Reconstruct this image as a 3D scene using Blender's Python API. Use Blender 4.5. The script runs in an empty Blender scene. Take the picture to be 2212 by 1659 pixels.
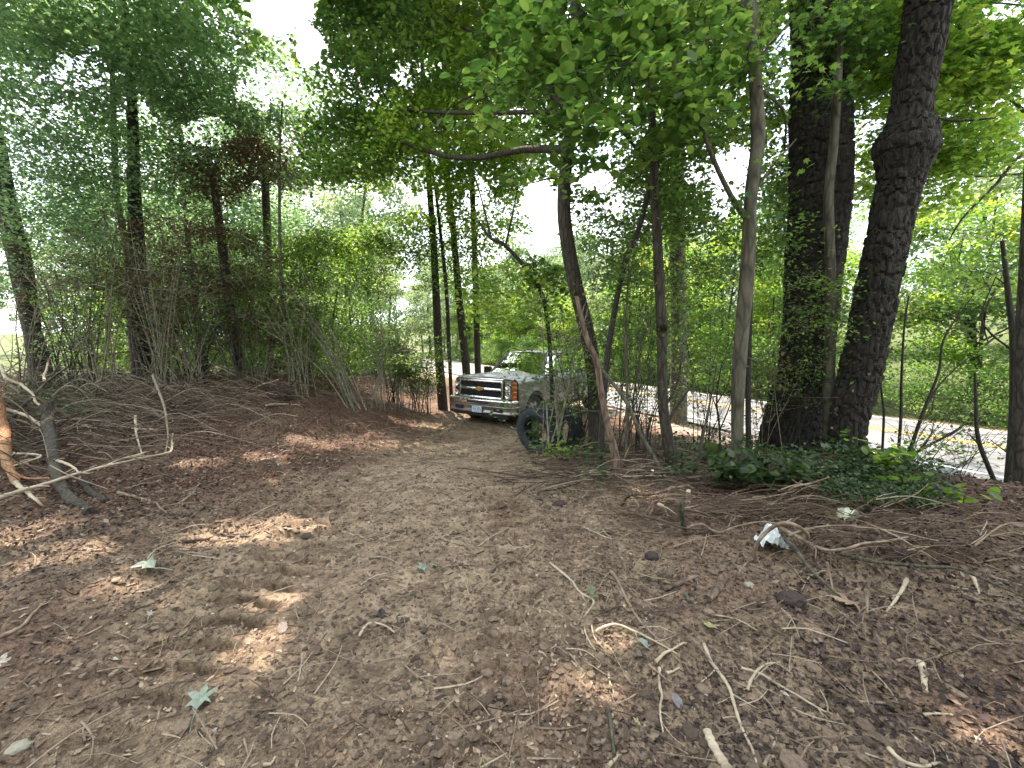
import bpy, bmesh, math, random
import numpy as np
from mathutils import Vector, Matrix
R = math.radians
SC = bpy.context.scene
COL = SC.collection

# ------------------------------------------------------------------ camera
CAM_H, PITCH, F = 1.6, math.atan(95 / 900), 900.0
cd = bpy.data.cameras.new('camera'); cam = bpy.data.objects.new('camera', cd); COL.objects.link(cam)
cam.location = (0, 0, CAM_H); cam.rotation_euler = (R(90) - PITCH, 0, 0)
cd.sensor_width = 36; cd.lens = 36 * F / 2212; cd.clip_start = 0.05; cd.clip_end = 3000
SC.camera = cam
# ------------------------------------------------------------------ sky and sun
SUN_AZ, SUN_EL = R(-24), R(57)              # azimuth from +Y towards +X
SUN_DIR = np.array([math.sin(SUN_AZ) * math.cos(SUN_EL), math.cos(SUN_AZ) * math.cos(SUN_EL), math.sin(SUN_EL)])
w = bpy.data.worlds.new('World'); SC.world = w; w.use_nodes = True
nt = w.node_tree; nt.nodes.clear()
out = nt.nodes.new('ShaderNodeOutputWorld'); bg = nt.nodes.new('ShaderNodeBackground')
sky = nt.nodes.new('ShaderNodeTexSky'); sky.sky_type = 'NISHITA'; sky.sun_disc = False
sky.sun_elevation = SUN_EL; sky.sun_rotation = SUN_AZ; sky.air_density = 1.0; sky.dust_density = 1.5
tc = nt.nodes.new('ShaderNodeTexCoord'); ns = nt.nodes.new('ShaderNodeTexNoise')
ns.inputs['Scale'].default_value = 2.2; ns.inputs['Detail'].default_value = 6
mp = nt.nodes.new('ShaderNodeMapping'); mp.inputs['Scale'].default_value = (1, 1, 2.4); mp.inputs['Location'].default_value = (0.3, 0.0, 0.55)
rp = nt.nodes.new('ShaderNodeValToRGB'); rp.color_ramp.elements[0].position = 0.36; rp.color_ramp.elements[1].position = 0.56
mx = nt.nodes.new('ShaderNodeMix'); mx.data_type = 'RGBA'
nt.links.new(tc.outputs['Generated'], mp.inputs['Vector']); nt.links.new(mp.outputs[0], ns.inputs['Vector'])
nt.links.new(ns.outputs[0], rp.inputs[0]); nt.links.new(rp.outputs[0], mx.inputs[0])
nt.links.new(sky.outputs[0], mx.inputs[6]); mx.inputs[7].default_value = (8.6, 8.9, 9.4, 1)
nt.links.new(mx.outputs[2], bg.inputs[0]); bg.inputs[1].default_value = 0.15
nt.links.new(bg.outputs[0], out.inputs[0])
sl = bpy.data.lights.new('sun', 'SUN'); so = bpy.data.objects.new('sun', sl); COL.objects.link(so)
sl.energy = 5.0; sl.angle = R(0.55); sl.color = (1.0, 0.87, 0.70)
so.rotation_euler = Vector(SUN_DIR).to_track_quat('Z', 'Y').to_euler()
SC.view_settings.view_transform = 'Standard'; SC.view_settings.look = 'None'
SC.view_settings.exposure = 1.78; SC.view_settings.gamma = 1; SC.view_settings.use_curve_mapping = False
SC.render.engine = 'CYCLES'
SC.cycles.max_bounces = 7; SC.cycles.diffuse_bounces = 4; SC.cycles.glossy_bounces = 3
SC.cycles.transmission_bounces = 6; SC.cycles.transparent_max_bounces = 8

# ------------------------------------------------------------------ maths helpers
def ss(a, b, x):
    t = np.clip((x - a) / (b - a), 0, 1); return t * t * (3 - 2 * t)
def hsh(i, j, s):
    n = (i.astype(np.int64) * 374761393 + j.astype(np.int64) * 668265263 + s * 1442695041) & 0xffffffff
    n = ((n ^ (n >> 13)) * 1274126177) & 0xffffffff
    n = ((n ^ (n >> 16)) * 2246822519) & 0xffffffff
    return ((n ^ (n >> 15)) & 0xffffff) / float(0xffffff)
def vn(x, y, s=0):
    x = np.asarray(x, float); y = np.asarray(y, float)
    i = np.floor(x); j = np.floor(y); fx = x - i; fy = y - j
    fx = fx * fx * (3 - 2 * fx); fy = fy * fy * (3 - 2 * fy)
    a = hsh(i, j, s); b = hsh(i + 1, j, s); c = hsh(i, j + 1, s); d = hsh(i + 1, j + 1, s)
    return (a + (b - a) * fx) * (1 - fy) + (c + (d - c) * fx) * fy - 0.5
def fbm(x, y, o=4, s=0):
    r = 0; a = 1.0
    for k in range(o):
        r = r + a * vn(x, y, s + k * 17); x = x * 2.03 + 5.1; y = y * 2.03 - 3.7; a *= 0.5
    return r
def worley(x, y, s=0, jit=0.9):
    i = np.floor(x); j = np.floor(y); f1 = np.full(x.shape, 9.0); f2 = np.full(x.shape, 9.0); idv = np.zeros(x.shape)
    for a in (-1, 0, 1):
        for b in (-1, 0, 1):
            ci = i + a; cj = j + b
            px_ = ci + .5 + jit * (hsh(ci, cj, s) - .5); py_ = cj + .5 + jit * (hsh(ci, cj, s + 7) - .5)
            d = np.hypot(px_ - x, py_ - y); m = d < f1
            f2 = np.where(m, f1, np.minimum(f2, d)); idv = np.where(m, hsh(ci, cj, s + 13), idv); f1 = np.where(m, d, f1)
    return f1, f2, idv

# ------------------------------------------------------------------ the lie of the land
def hg(x, y):                                   # ground height, metres, without the small relief
    x = np.asarray(x, float); y = np.asarray(y, float)
    n = .88 * x + .47 * y
    z = -0.66 * ss(3.8, 10.5, y)
    z = z + 0.84 * ss(1.6, 6.0, -x - 0.1 * (y - 8)) * ss(4.6, 9.5, y) * (1 - .75 * ss(15, 24, y))   # left berm
    z = z + 0.06 * np.exp(-((n - 6.2) / 1.0) ** 2) * ss(3.0, 5.0, y) * (1 - ss(7.6, 9, y))
    bank = ss(6.5, 9.0, n + .25 * fbm(x * .7, y * .7, 2, 5) - 1.3 * (1 - ss(4, 8, y)) * ss(-9, -3, -x) * 0)
    z = z * (1 - bank) - 0.92 * bank
    z = z + ss(17.4, 19, n) * -0.12 + ss(18.5, 60, n) * 7.0
    d = np.hypot(x, y)
    z = z + 6 * ss(70, 400, d) * (0.6 + fbm(x * .006, y * .006, 3, 9))
    return z
def groove_shade(x, y):                                   # 1 in the pressed grooves of the tyre tracks, where shade is painted
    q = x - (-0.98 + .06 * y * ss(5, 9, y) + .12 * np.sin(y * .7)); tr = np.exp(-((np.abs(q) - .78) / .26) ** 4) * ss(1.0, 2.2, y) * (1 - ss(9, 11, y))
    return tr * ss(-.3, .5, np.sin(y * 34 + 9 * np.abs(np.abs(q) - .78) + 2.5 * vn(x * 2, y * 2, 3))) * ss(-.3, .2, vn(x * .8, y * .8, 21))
def relief(x, y):                               # tracks, ruts, clods
    n = .88 * x + .47 * y; off = 1 - ss(9.4, 10.0, n) * (1 - ss(17.2, 18, n))
    cx = -0.98 + .06 * y * ss(5, 9, y) + .12 * np.sin(y * .7)  # centre line of the two wheel tracks
    q = x - cx
    near = 1 - ss(14, 24, np.hypot(x, y))
    lug = ss(-.3, .5, np.sin(y * 34 + 9 * np.abs(np.abs(q) - .78) + 2.5 * vn(x * 2, y * 2, 3)))
    tr = np.exp(-((np.abs(q) - .78) / .24) ** 4) * ss(1.0, 2.2, y) * (1 - ss(9, 11, y))
    z = -0.075 * tr * (.35 + .65 * lug) * (.5 + 1.0 * (vn(x * .8, y * .8, 21) + .5)) + .03 * np.exp(-((np.abs(q) - 1.12) / .09) ** 2) * ss(1, 2, y) * (1 - ss(9, 11, y))
    tk = ss(.9, 2.0, np.abs(q)) * ss(-.5, 2, y)
    z = z + (.045 + .07 * tk) * fbm(x * 1.1, y * 1.1, 3, 31) + (.03 + .04 * tk) * fbm(x * 4, y * 4, 4, 41)
    rough = .35 + 1.1 * ss(-.25, .35, fbm(x * .9 + 3, y * .9, 3, 77)) + 0.8 * ss(1.4, 3, np.abs(x - .1 * y))
    f1, f2, idv = worley(x * 17 + fbm(x * 9, y * 9, 2, 4), y * 17, 51)
    z = z + 0.022 * rough * (np.clip(.6 - f1, 0, 1)) * (idv > .35) * near
    f1, f2, idv = worley(x * 42, y * 42, 61)
    z = z + 0.010 * rough * (np.clip(.7 - f1, 0, 1)) * near
    return z * off
def zg(x, y): return hg(x, y) + relief(x, y)
def zs(x, y): return float(zg(np.array([x]), np.array([y]))[0])
def ray(px, py):
    a = (px - 1106) / F; b = (829.5 - py) / F; c, s = math.cos(PITCH), math.sin(PITCH)
    d = np.array([a, c + s * b, -s + c * b]); return d / d[1]
def P(px, py, dep):                             # photo pixel (2212 wide) + distance ahead -> place
    d = ray(px, py); return np.array([d[0] * dep, dep, CAM_H + d[2] * dep])
def G(px, py):
    d = ray(px, py); y0 = 0.8; prev = 0.8
    ys = np.geomspace(.8, 60, 330); zz = CAM_H + d[2] * ys - zg(d[0] * ys, ys)
    k = np.argmax(zz < 0)
    if zz[k] >= 0: y = 60.0
    elif k == 0: y = ys[0]
    else: y = ys[k - 1] + (ys[k] - ys[k - 1]) * zz[k - 1] / (zz[k - 1] - zz[k])
    x = d[0] * y; return np.array([x, y, zs(x, y)])
def to_px(p):                                    # place -> photo pixel
    p = np.asarray(p, float); c, s = math.cos(PITCH), math.sin(PITCH)
    z = p[..., 2] - CAM_H; f = p[..., 1] * c - z * s; u = p[..., 1] * s + z * c
    f = np.maximum(f, .01); return 1106 + F * p[..., 0] / f, 829.5 - F * u / f

# ------------------------------------------------------------------ mesh helpers
class MB:
    def __init__(s): s.v = []; s.f = []; s.a = []; s.n = 0
    def add(s, V, Fc, a=0.5):
        V = np.asarray(V, float); Fc = np.asarray(Fc, np.int64)
        if len(V) == 0: return
        s.v.append(V); s.f.append(Fc + s.n); s.n += len(V)
        s.a.append(np.full(len(V), a) if np.isscalar(a) else np.asarray(a, float))
    def mesh(s, name, mat, smooth=False, attr=True):
        me = bpy.data.meshes.new(name)
        if not s.v: return me
        V = np.concatenate(s.v); me.vertices.add(len(V)); me.vertices.foreach_set('co', V.astype(np.float32).ravel())
        tot = []; st = []; lp = []; c = 0
        for f in s.f:
            k = f.shape[1]; m = len(f); lp.append(f.ravel()); st.append(c + np.arange(m) * k); tot.append(np.full(m, k)); c += m * k
        lp = np.concatenate(lp); st = np.concatenate(st)
        me.loops.add(len(lp)); me.loops.foreach_set('vertex_index', lp.astype(np.int32))
        me.polygons.add(len(st)); me.polygons.foreach_set('loop_start', st.astype(np.int32))
        if attr:
            at = me.attributes.new('v', 'FLOAT', 'POINT'); at.data.foreach_set('value', np.concatenate(s.a).astype(np.float32))
        me.update(calc_edges=True); me.validate()
        me.polygons.foreach_set('use_smooth', np.full(len(me.polygons), smooth)); me.update()
        if mat: me.materials.append(mat)
        return me
    def obj(s, name, mat, parent=None, smooth=False, **kw):
        o = bpy.data.objects.new(name, s.mesh(name, mat, smooth)); COL.objects.link(o)
        if parent: o.parent = parent
        tag(o, **kw); return o
def tag(o, label=None, cat=None, group=None, kind=None):
    if label: o['label'] = label
    if cat: o['category'] = cat
    if group: o['group'] = group
    if kind: o['kind'] = kind
    return o
def empty(name, loc=(0, 0, 0), rz=0, label=None, cat=None, group=None):
    o = bpy.data.objects.new(name, None); COL.objects.link(o); o.location = loc; o.rotation_euler = (0, 0, rz); o.empty_display_size = .1
    return tag(o, label, cat, group)
def crom(P_, n):                                 # Catmull-Rom through points, n samples
    P_ = np.asarray(P_, float)
    if len(P_) == 2: t = np.linspace(0, 1, n)[:, None]; return P_[0] * (1 - t) + P_[1] * t
    Q = np.vstack([2 * P_[0] - P_[1], P_, 2 * P_[-1] - P_[-2]])
    L = np.concatenate([[0], np.cumsum(np.linalg.norm(np.diff(P_[:, :3], axis=0), axis=1))]); L /= max(L[-1], 1e-9)
    t = np.linspace(0, 1, n); k = np.clip(np.searchsorted(L, t, 'right') - 1, 0, len(P_) - 2)
    u = ((t - L[k]) / np.maximum(L[k + 1] - L[k], 1e-9))[:, None]
    a, b, c, d = Q[k], Q[k + 1], Q[k + 2], Q[k + 3]
    return .5 * (2 * b + (c - a) * u + (2 * a - 5 * b + 4 * c - d) * u * u + (3 * b - a - 3 * c + d) * u ** 3)
def tube(pts, rad, seg=6, cap=True, rfun=None):
    pts = np.asarray(pts, float); n = len(pts); rad = np.full(n, rad) if np.isscalar(rad) else np.asarray(rad, float)
    T = np.gradient(pts, axis=0); T /= np.maximum(np.linalg.norm(T, axis=1), 1e-9)[:, None]
    up = np.array([0, 0, 1.]) if abs(T[:, 2]).mean() < .7 else np.array([0, 1., 0])
    A = np.cross(T, up); A /= np.maximum(np.linalg.norm(A, axis=1), 1e-9)[:, None]; B = np.cross(T, A)
    th = np.arange(seg) * 2 * math.pi / seg
    rr = rad[:, None] * np.ones(seg)[None]
    if rfun is not None: rr = rr * rfun(th)
    V = pts[:, None] + rr[..., None] * (np.cos(th)[None, :, None] * A[:, None] + np.sin(th)[None, :, None] * B[:, None])
    V = V.reshape(-1, 3); i = np.arange(n - 1)[:, None] * seg; j = np.arange(seg)[None]; k = (j + 1) % seg
    Q = np.stack([i + j, i + k, i + seg + k, i + seg + j], -1).reshape(-1, 4)
    return V, Q
def add_tube(mb, pts, rad, seg=6, a=.5, cap=True, rfun=None):
    V, Q = tube(pts, rad, seg, rfun=rfun); mb.add(V, Q, a)
    if cap and seg > 3:
        for e in (0, len(pts) - 1):
            ring = V[e * seg:(e + 1) * seg]; c = ring.mean(0)
            fan = np.array([[0, 1 + q, 1 + (q + 1) % seg] if e else [0, 1 + (q + 1) % seg, 1 + q] for q in range(seg)])
            mb.add(np.vstack([c, ring]), fan, a)
def wig(rng, pts, n, amp):                       # smooth path with small crookedness
    p = crom(pts, n); L = np.linalg.norm(p[-1] - p[0]); k = max(3, n // 3)
    o = rng.normal(0, 1, (k, 3)); o[0] = 0; o[-1] = 0
    return p + crom(o, n) * amp * L

# ------------------------------------------------------------------ materials
def mat(name):
    m = bpy.data.materials.new(name); m.use_nodes = True; n = m.node_tree; n.nodes.clear()
    o = n.nodes.new('ShaderNodeOutputMaterial'); return m, n, o
def N(n, t, **kw):
    x = n.nodes.new(t)
    for k, v in kw.items():
        if k.startswith('i_'): x.inputs[k[2:].replace('_', ' ')].default_value = v
        else: setattr(x, k, v)
    return x
def ramp(n, src, stops, interp='LINEAR'):
    r = n.nodes.new('ShaderNodeValToRGB'); r.color_ramp.interpolation = interp; e = r.color_ramp.elements
    while len(e) > 1: e.remove(e[-1])
    e[0].position = stops[0][0]; e[0].color = (*stops[0][1], 1)
    for p_, c_ in stops[1:]:
        q = e.new(p_); q.color = (*c_, 1)
    if src is not None: n.links.new(src, r.inputs[0])
    return r
def noise(n, scale, detail=4, vec=None, rough=.55, dist=0):
    t = N(n, 'ShaderNodeTexNoise'); t.inputs['Scale'].default_value = scale; t.inputs['Detail'].default_value = detail
    t.inputs['Roughness'].default_value = rough; t.inputs['Distortion'].default_value = dist
    if vec is not None: n.links.new(vec, t.inputs['Vector'])
    return t
def mix(n, fac, a, b, typ='MIX'):
    m = N(n, 'ShaderNodeMix', data_type='RGBA', blend_type=typ)
    for s, v in ((0, fac), (6, a), (7, b)):
        if isinstance(v, (int, float)): m.inputs[s].default_value = v
        elif isinstance(v, tuple): m.inputs[s].default_value = (*v, 1)
        else: n.links.new(v, m.inputs[s])
    return m.outputs[2]
def bump(n, h, strength=.5, dist=.02):
    b = N(n, 'ShaderNodeBump'); b.inputs['Strength'].default_value = strength; b.inputs['Distance'].default_value = dist
    n.links.new(h, b.inputs['Height']); return b.outputs[0]
def pbr(n, o, col, rough=.8, metal=0, nrm=None, **kw):
    p = N(n, 'ShaderNodeBsdfPrincipled'); p.inputs['Roughness'].default_value = rough; p.inputs['Metallic'].default_value = metal
    if isinstance(col, tuple): p.inputs['Base Color'].default_value = (*col, 1)
    else: n.links.new(col, p.inputs['Base Color'])
    if nrm is not None: n.links.new(nrm, p.inputs['Normal'])
    for k, v in kw.items(): p.inputs[k.replace('_', ' ')].default_value = v
    n.links.new(p.outputs[0], o.inputs[0]); return p
def simple(name, col, rough=.6, metal=0, var=.25, sc=12, **kw):
    m, n, o = mat(name); g = N(n, 'ShaderNodeNewGeometry')
    t = noise(n, sc, 4, g.outputs['Position'])
    a = tuple(c * (1 - var) for c in col); b = tuple(min(1, c * (1 + var)) for c in col)
    r = ramp(n, t.outputs[0], [(.3, a), (.7, b)])
    pbr(n, o, r.outputs[0], rough, metal, bump(n, t.outputs[0], .2, .004), **kw); return m
def leafmat(name, cols, trans, rough=.45, tf=.5):
    m, n, o = mat(name); at = N(n, 'ShaderNodeAttribute', attribute_name='v')
    g = N(n, 'ShaderNodeNewGeometry'); t = noise(n, .55, 3, g.outputs['Position'])
    ad = N(n, 'ShaderNodeMath', operation='MULTIPLY_ADD'); n.links.new(t.outputs[0], ad.inputs[0]); ad.inputs[1].default_value = .9; ad.inputs[2].default_value = -.45
    a2 = N(n, 'ShaderNodeMath', operation='ADD'); n.links.new(ad.outputs[0], a2.inputs[0]); n.links.new(at.outputs['Fac'], a2.inputs[1])
    r = ramp(n, a2.outputs[0], [(i / (len(cols) - 1) * .9 + .05, c) for i, c in enumerate(cols)])
    r2 = ramp(n, a2.outputs[0], [(i / (len(trans) - 1) * .9 + .05, c) for i, c in enumerate(trans)])
    p = N(n, 'ShaderNodeBsdfPrincipled'); p.inputs['Roughness'].default_value = rough
    n.links.new(r.outputs[0], p.inputs['Base Color'])
    tr = N(n, 'ShaderNodeBsdfTranslucent'); n.links.new(r2.outputs[0], tr.inputs[0])
    ms = N(n, 'ShaderNodeMixShader'); ms.inputs[0].default_value = tf
    n.links.new(p.outputs[0], ms.inputs[1]); n.links.new(tr.outputs[0], ms.inputs[2]); n.links.new(ms.outputs[0], o.inputs[0]); return m
M = {}
M['leaf'] = leafmat('broadleaf', [(.038, .075, .024), (.062, .115, .032), (.092, .155, .042), (.14, .20, .055)], [(.09, .21, .035), (.16, .32, .05), (.27, .46, .07), (.46, .62, .12)])
M['leaf_blue'] = leafmat('bluish_leaf', [(.055, .09, .05), (.085, .13, .07), (.12, .17, .085), (.16, .21, .10)], [(.12, .22, .09), (.19, .34, .13), (.28, .46, .17), (.4, .56, .2)], tf=.58)
M['leaf_bright'] = leafmat('sunny_leaf', [(.05, .11, .02), (.09, .18, .03), (.14, .23, .04), (.2, .27, .05)], [(.15, .34, .03), (.28, .5, .05), (.46, .66, .08), (.66, .74, .1)], tf=.55)
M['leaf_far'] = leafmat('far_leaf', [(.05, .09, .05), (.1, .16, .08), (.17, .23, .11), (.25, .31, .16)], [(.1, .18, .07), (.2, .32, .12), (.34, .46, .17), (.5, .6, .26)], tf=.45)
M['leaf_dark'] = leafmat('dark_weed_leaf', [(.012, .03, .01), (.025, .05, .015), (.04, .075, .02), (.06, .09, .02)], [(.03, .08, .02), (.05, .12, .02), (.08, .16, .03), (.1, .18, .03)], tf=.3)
M['leaf_brown'] = leafmat('withered_leaf', [(.05, .035, .02), (.09, .06, .03), (.13, .08, .04), (.1, .1, .04)], [(.1, .06, .03), (.16, .1, .04), (.22, .14, .06), (.16, .18, .06)], tf=.3)
M['litter'] = leafmat('dry_litter', [(.07, .04, .028), (.14, .085, .055), (.2, .135, .09), (.33, .26, .2)], [(.1, .05, .03), (.12, .07, .04), (.2, .12, .07), (.3, .2, .12)], .7, .12)
def bark(name, dark, light, sx=14, sz=3, rough=.92, bs=.9):
    m, n, o = mat(name); tcn = N(n, 'ShaderNodeTexCoord'); mp_ = N(n, 'ShaderNodeMapping'); mp_.inputs['Scale'].default_value = (sx, sx, sz)
    n.links.new(tcn.outputs['Object'], mp_.inputs[0])
    v = N(n, 'ShaderNodeTexVoronoi', feature='DISTANCE_TO_EDGE'); v.inputs['Scale'].default_value = 1; n.links.new(mp_.outputs[0], v.inputs['Vector'])
    t = noise(n, 2.2, 6, mp_.outputs[0], .65); t2 = noise(n, 1.1, 3, tcn.outputs['Object'])
    r1 = ramp(n, v.outputs['Distance'], [(0, (0, 0, 0)), (.16, (1, 1, 1))])
    mlt = N(n, 'ShaderNodeMath', operation='MULTIPLY'); n.links.new(r1.outputs[0], mlt.inputs[0]); n.links.new(t.outputs[0], mlt.inputs[1])
    r = ramp(n, t.outputs[0], [(.3, dark), (.52, tuple((a + b) / 2 for a, b in zip(dark, light))), (.75, light)])
    c = mix(n, .55, r.outputs[0], r1.outputs[0], 'MULTIPLY')
    lich = ramp(n, t2.outputs[0], [(.55, (0, 0, 0)), (.72, (1, 1, 1))])
    sc_ = N(n, 'ShaderNodeMath', operation='MULTIPLY'); n.links.new(lich.outputs[0], sc_.inputs[0]); sc_.inputs[1].default_value = .35
    c2 = mix(n, sc_.outputs[0], c, (light[0] * 1.1, light[1] * 1.25, light[2] * 1.05))
    pbr(n, o, c2, rough, 0, bump(n, mlt.outputs[0], bs, .02)); return m
M['pine'] = bark('pine_bark', (.010, .008, .007), (.055, .043, .037), 15, 5)
M['bark'] = bark('grey_brown_bark', (.028, .023, .018), (.10, .082, .064), 16, 4)
M['smooth'] = bark('smooth_bark', (.06, .052, .038), (.17, .15, .11), 9, 2.4, .85, .4)
M['redbark'] = bark('peeling_red_bark', (.07, .045, .032), (.3, .2, .15), 12, 3, .85, .5)
M['stem'] = bark('thin_stem_bark', (.04, .036, .024), (.14, .12, .08), 30, 5, .85, .3)
M['pale_stem'] = bark('pale_thicket_stem', (.13, .115, .08), (.40, .36, .27), 30, 5, .85, .3)
M['dark_stem'] = bark('dark_stem_bark', (.02, .017, .015), (.07, .06, .05), 30, 5, .9, .3)
M['torn'] = bark('torn_orange_wood', (.22, .08, .035), (.62, .33, .17), 22, 3, .8, .7)
M['stick'] = simple('dry_stick_bark', (.23, .17, .125), .85, 0, .45, 22)
M['pale_stick'] = simple('pale_bare_wood', (.42, .34, .255), .8, 0, .32, 18)
M['dark_stick'] = simple('dark_wet_stick', (.075, .055, .045), .9, 0, .5, 22)
# leaf shapes -------------------------------------------------------------
def shape(kind):
    if kind == 'oval':   # folded diamond
        return np.array([[0, 0, 0], [.3, .5, .06], [0, 1, 0], [-.3, .5, .06]]), np.array([[0, 1, 2], [0, 2, 3]])
    if kind == 'round':
        p = [(0, 0), (.26, .12), (.4, .42), (.27, .78), (0, 1), (-.27, .78), (-.4, .42), (-.26, .12)]
        V = [(x, y, .09 * abs(x) * 2) for x, y in p]; return np.array(V), np.array([[0, 1, 2], [0, 2, 3], [0, 3, 4], [0, 4, 5], [0, 5, 6], [0, 6, 7]])
    if kind == 'star':   # five broad pointed lobes
        pts = [(.0, 0, 0)]
        for k in range(5):
            L = (.66, .9, 1.0, .9, .66)[k] * .64; a = R(90 - (k - 2) * 56)
            for da, f, z in ((17, .60, .03), (0, 1, -.05), (-17, .60, .03)): pts.append((math.cos(a + R(da)) * L * f, .33 + math.sin(a + R(da)) * L * f, z))
            if k < 4: a2 = R(90 - (k - 1.5) * 56); pts.append((math.cos(a2) * .22, .33 + math.sin(a2) * .22, .03))
        V = [(0, .33, 0)] + pts; n_ = len(pts)
        return np.array(V), np.array([[0, 1 + (i + 1) % n_, 1 + i] for i in range(n_)])
    if kind == 'ministar':
        pts = [(0, 0, 0)]
        for k in range(5):
            L = (.66, .9, 1.0, .9, .66)[k] * .62; a = R(90 - (k - 2) * 56); pts.append((math.cos(a) * L, .35 + math.sin(a) * L, -.04))
            if k < 4: a2 = R(90 - (k - 1.5) * 56); pts.append((math.cos(a2) * .26, .35 + math.sin(a2) * .26, .03))
        V = [(0, .35, 0)] + pts; n_ = len(pts)
        return np.array(V), np.array([[0, 1 + (i + 1) % n_, 1 + i] for i in range(n_)])
SH = {k: shape(k) for k in ('oval', 'round', 'star', 'ministar')}
def leaves(mb, rng, C, size, kind='oval', tilt=.55, v=None, flat=None, svar=.3):
    n = len(C)
    if n == 0: return
    V0, F0 = SH[kind]; V0 = V0 - np.array([0, .5, 0])
    yaw = rng.uniform(0, 2 * math.pi, n); tx = rng.normal(0, tilt, n); ty = rng.normal(0, tilt, n)
    cy, sy = np.cos(yaw), np.sin(yaw); cx, sx = np.cos(tx), np.sin(tx); ct, st = np.cos(ty), np.sin(ty)
    Rz = np.zeros((n, 3, 3)); Rz[:, 0, 0] = cy; Rz[:, 0, 1] = -sy; Rz[:, 1, 0] = sy; Rz[:, 1, 1] = cy; Rz[:, 2, 2] = 1
    Rx = np.zeros((n, 3, 3)); Rx[:, 0, 0] = 1; Rx[:, 1, 1] = cx; Rx[:, 1, 2] = -sx; Rx[:, 2, 1] = sx; Rx[:, 2, 2] = cx
    Ry = np.zeros((n, 3, 3)); Ry[:, 1, 1] = 1; Ry[:, 0, 0] = ct; Ry[:, 0, 2] = st; Ry[:, 2, 0] = -st; Ry[:, 2, 2] = ct
    Mx = Rx @ Ry @ Rz
    s = size * (1 + svar * rng.uniform(-1, 1, n))
    V = np.einsum('nij,vj->nvi', Mx, V0) * s[:, None, None] + C[:, None]
    Fc = F0[None] + (np.arange(n) * len(V0))[:, None, None]
    vv = rng.uniform(.1, .9, n) if v is None else v
    mb.add(V.reshape(-1, 3), Fc.reshape(-1, 3), np.repeat(vv, len(V0)))
# light falls through these openings in the canopy: ground spots (x, y, rx, ry)
SPOTS = []
for px, py, wx, wy in [(520, 1155, 120, 22), (640, 1140, 70, 14), (240, 1262, 95, 26), (150, 1200, 60, 20), (560, 1390, 42, 36), (640, 945, 60, 9), (700, 960, 40, 8), (900, 915, 55, 8),
                       (430, 1000, 60, 9), (1250, 1480, 60, 26), (1320, 1385, 30, 22), (2110, 1570, 65, 24), (1400, 1075, 60, 14), (600, 1300, 40, 18), (1130, 770, 30, 6),
                       (560, 990, 40, 7), (40, 1160, 40, 30), (30, 1000, 40, 60)]:
    g0 = G(px, py); g1 = G(px + wx, py); g2 = G(px, py + wy); SPOTS.append((g0[0], g0[1], abs(g1[0] - g0[0]), max(.05, abs(g2[1] - g0[1]))))
def keep(C, rng, road=.6):
    """which leaves stay, so that the sun reaches the spots above and the road"""
    qx, qy = C[:, 0], C[:, 1]
    for _ in range(3):
        t = (C[:, 2] - hg(qx, qy)) / SUN_DIR[2]; qx = C[:, 0] - SUN_DIR[0] * t; qy = C[:, 1] - SUN_DIR[1] * t
    k = np.ones(len(C), bool); hi = C[:, 2] > 1.2
    for x, y, a, b in SPOTS:
        d = ((qx - x) / (a + .07)) ** 2 + ((qy - y) / (b + .07)) ** 2
        k &= ~(hi & (d + .4 * fbm(qx * 6, qy * 6, 2, 3) < 1.05))
    n = .88 * qx + .47 * qy
    k &= ~(hi & (n > 9.6) & (n < 17.6) & (rng.uniform(0, 1, len(C)) < road))
    return k
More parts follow.
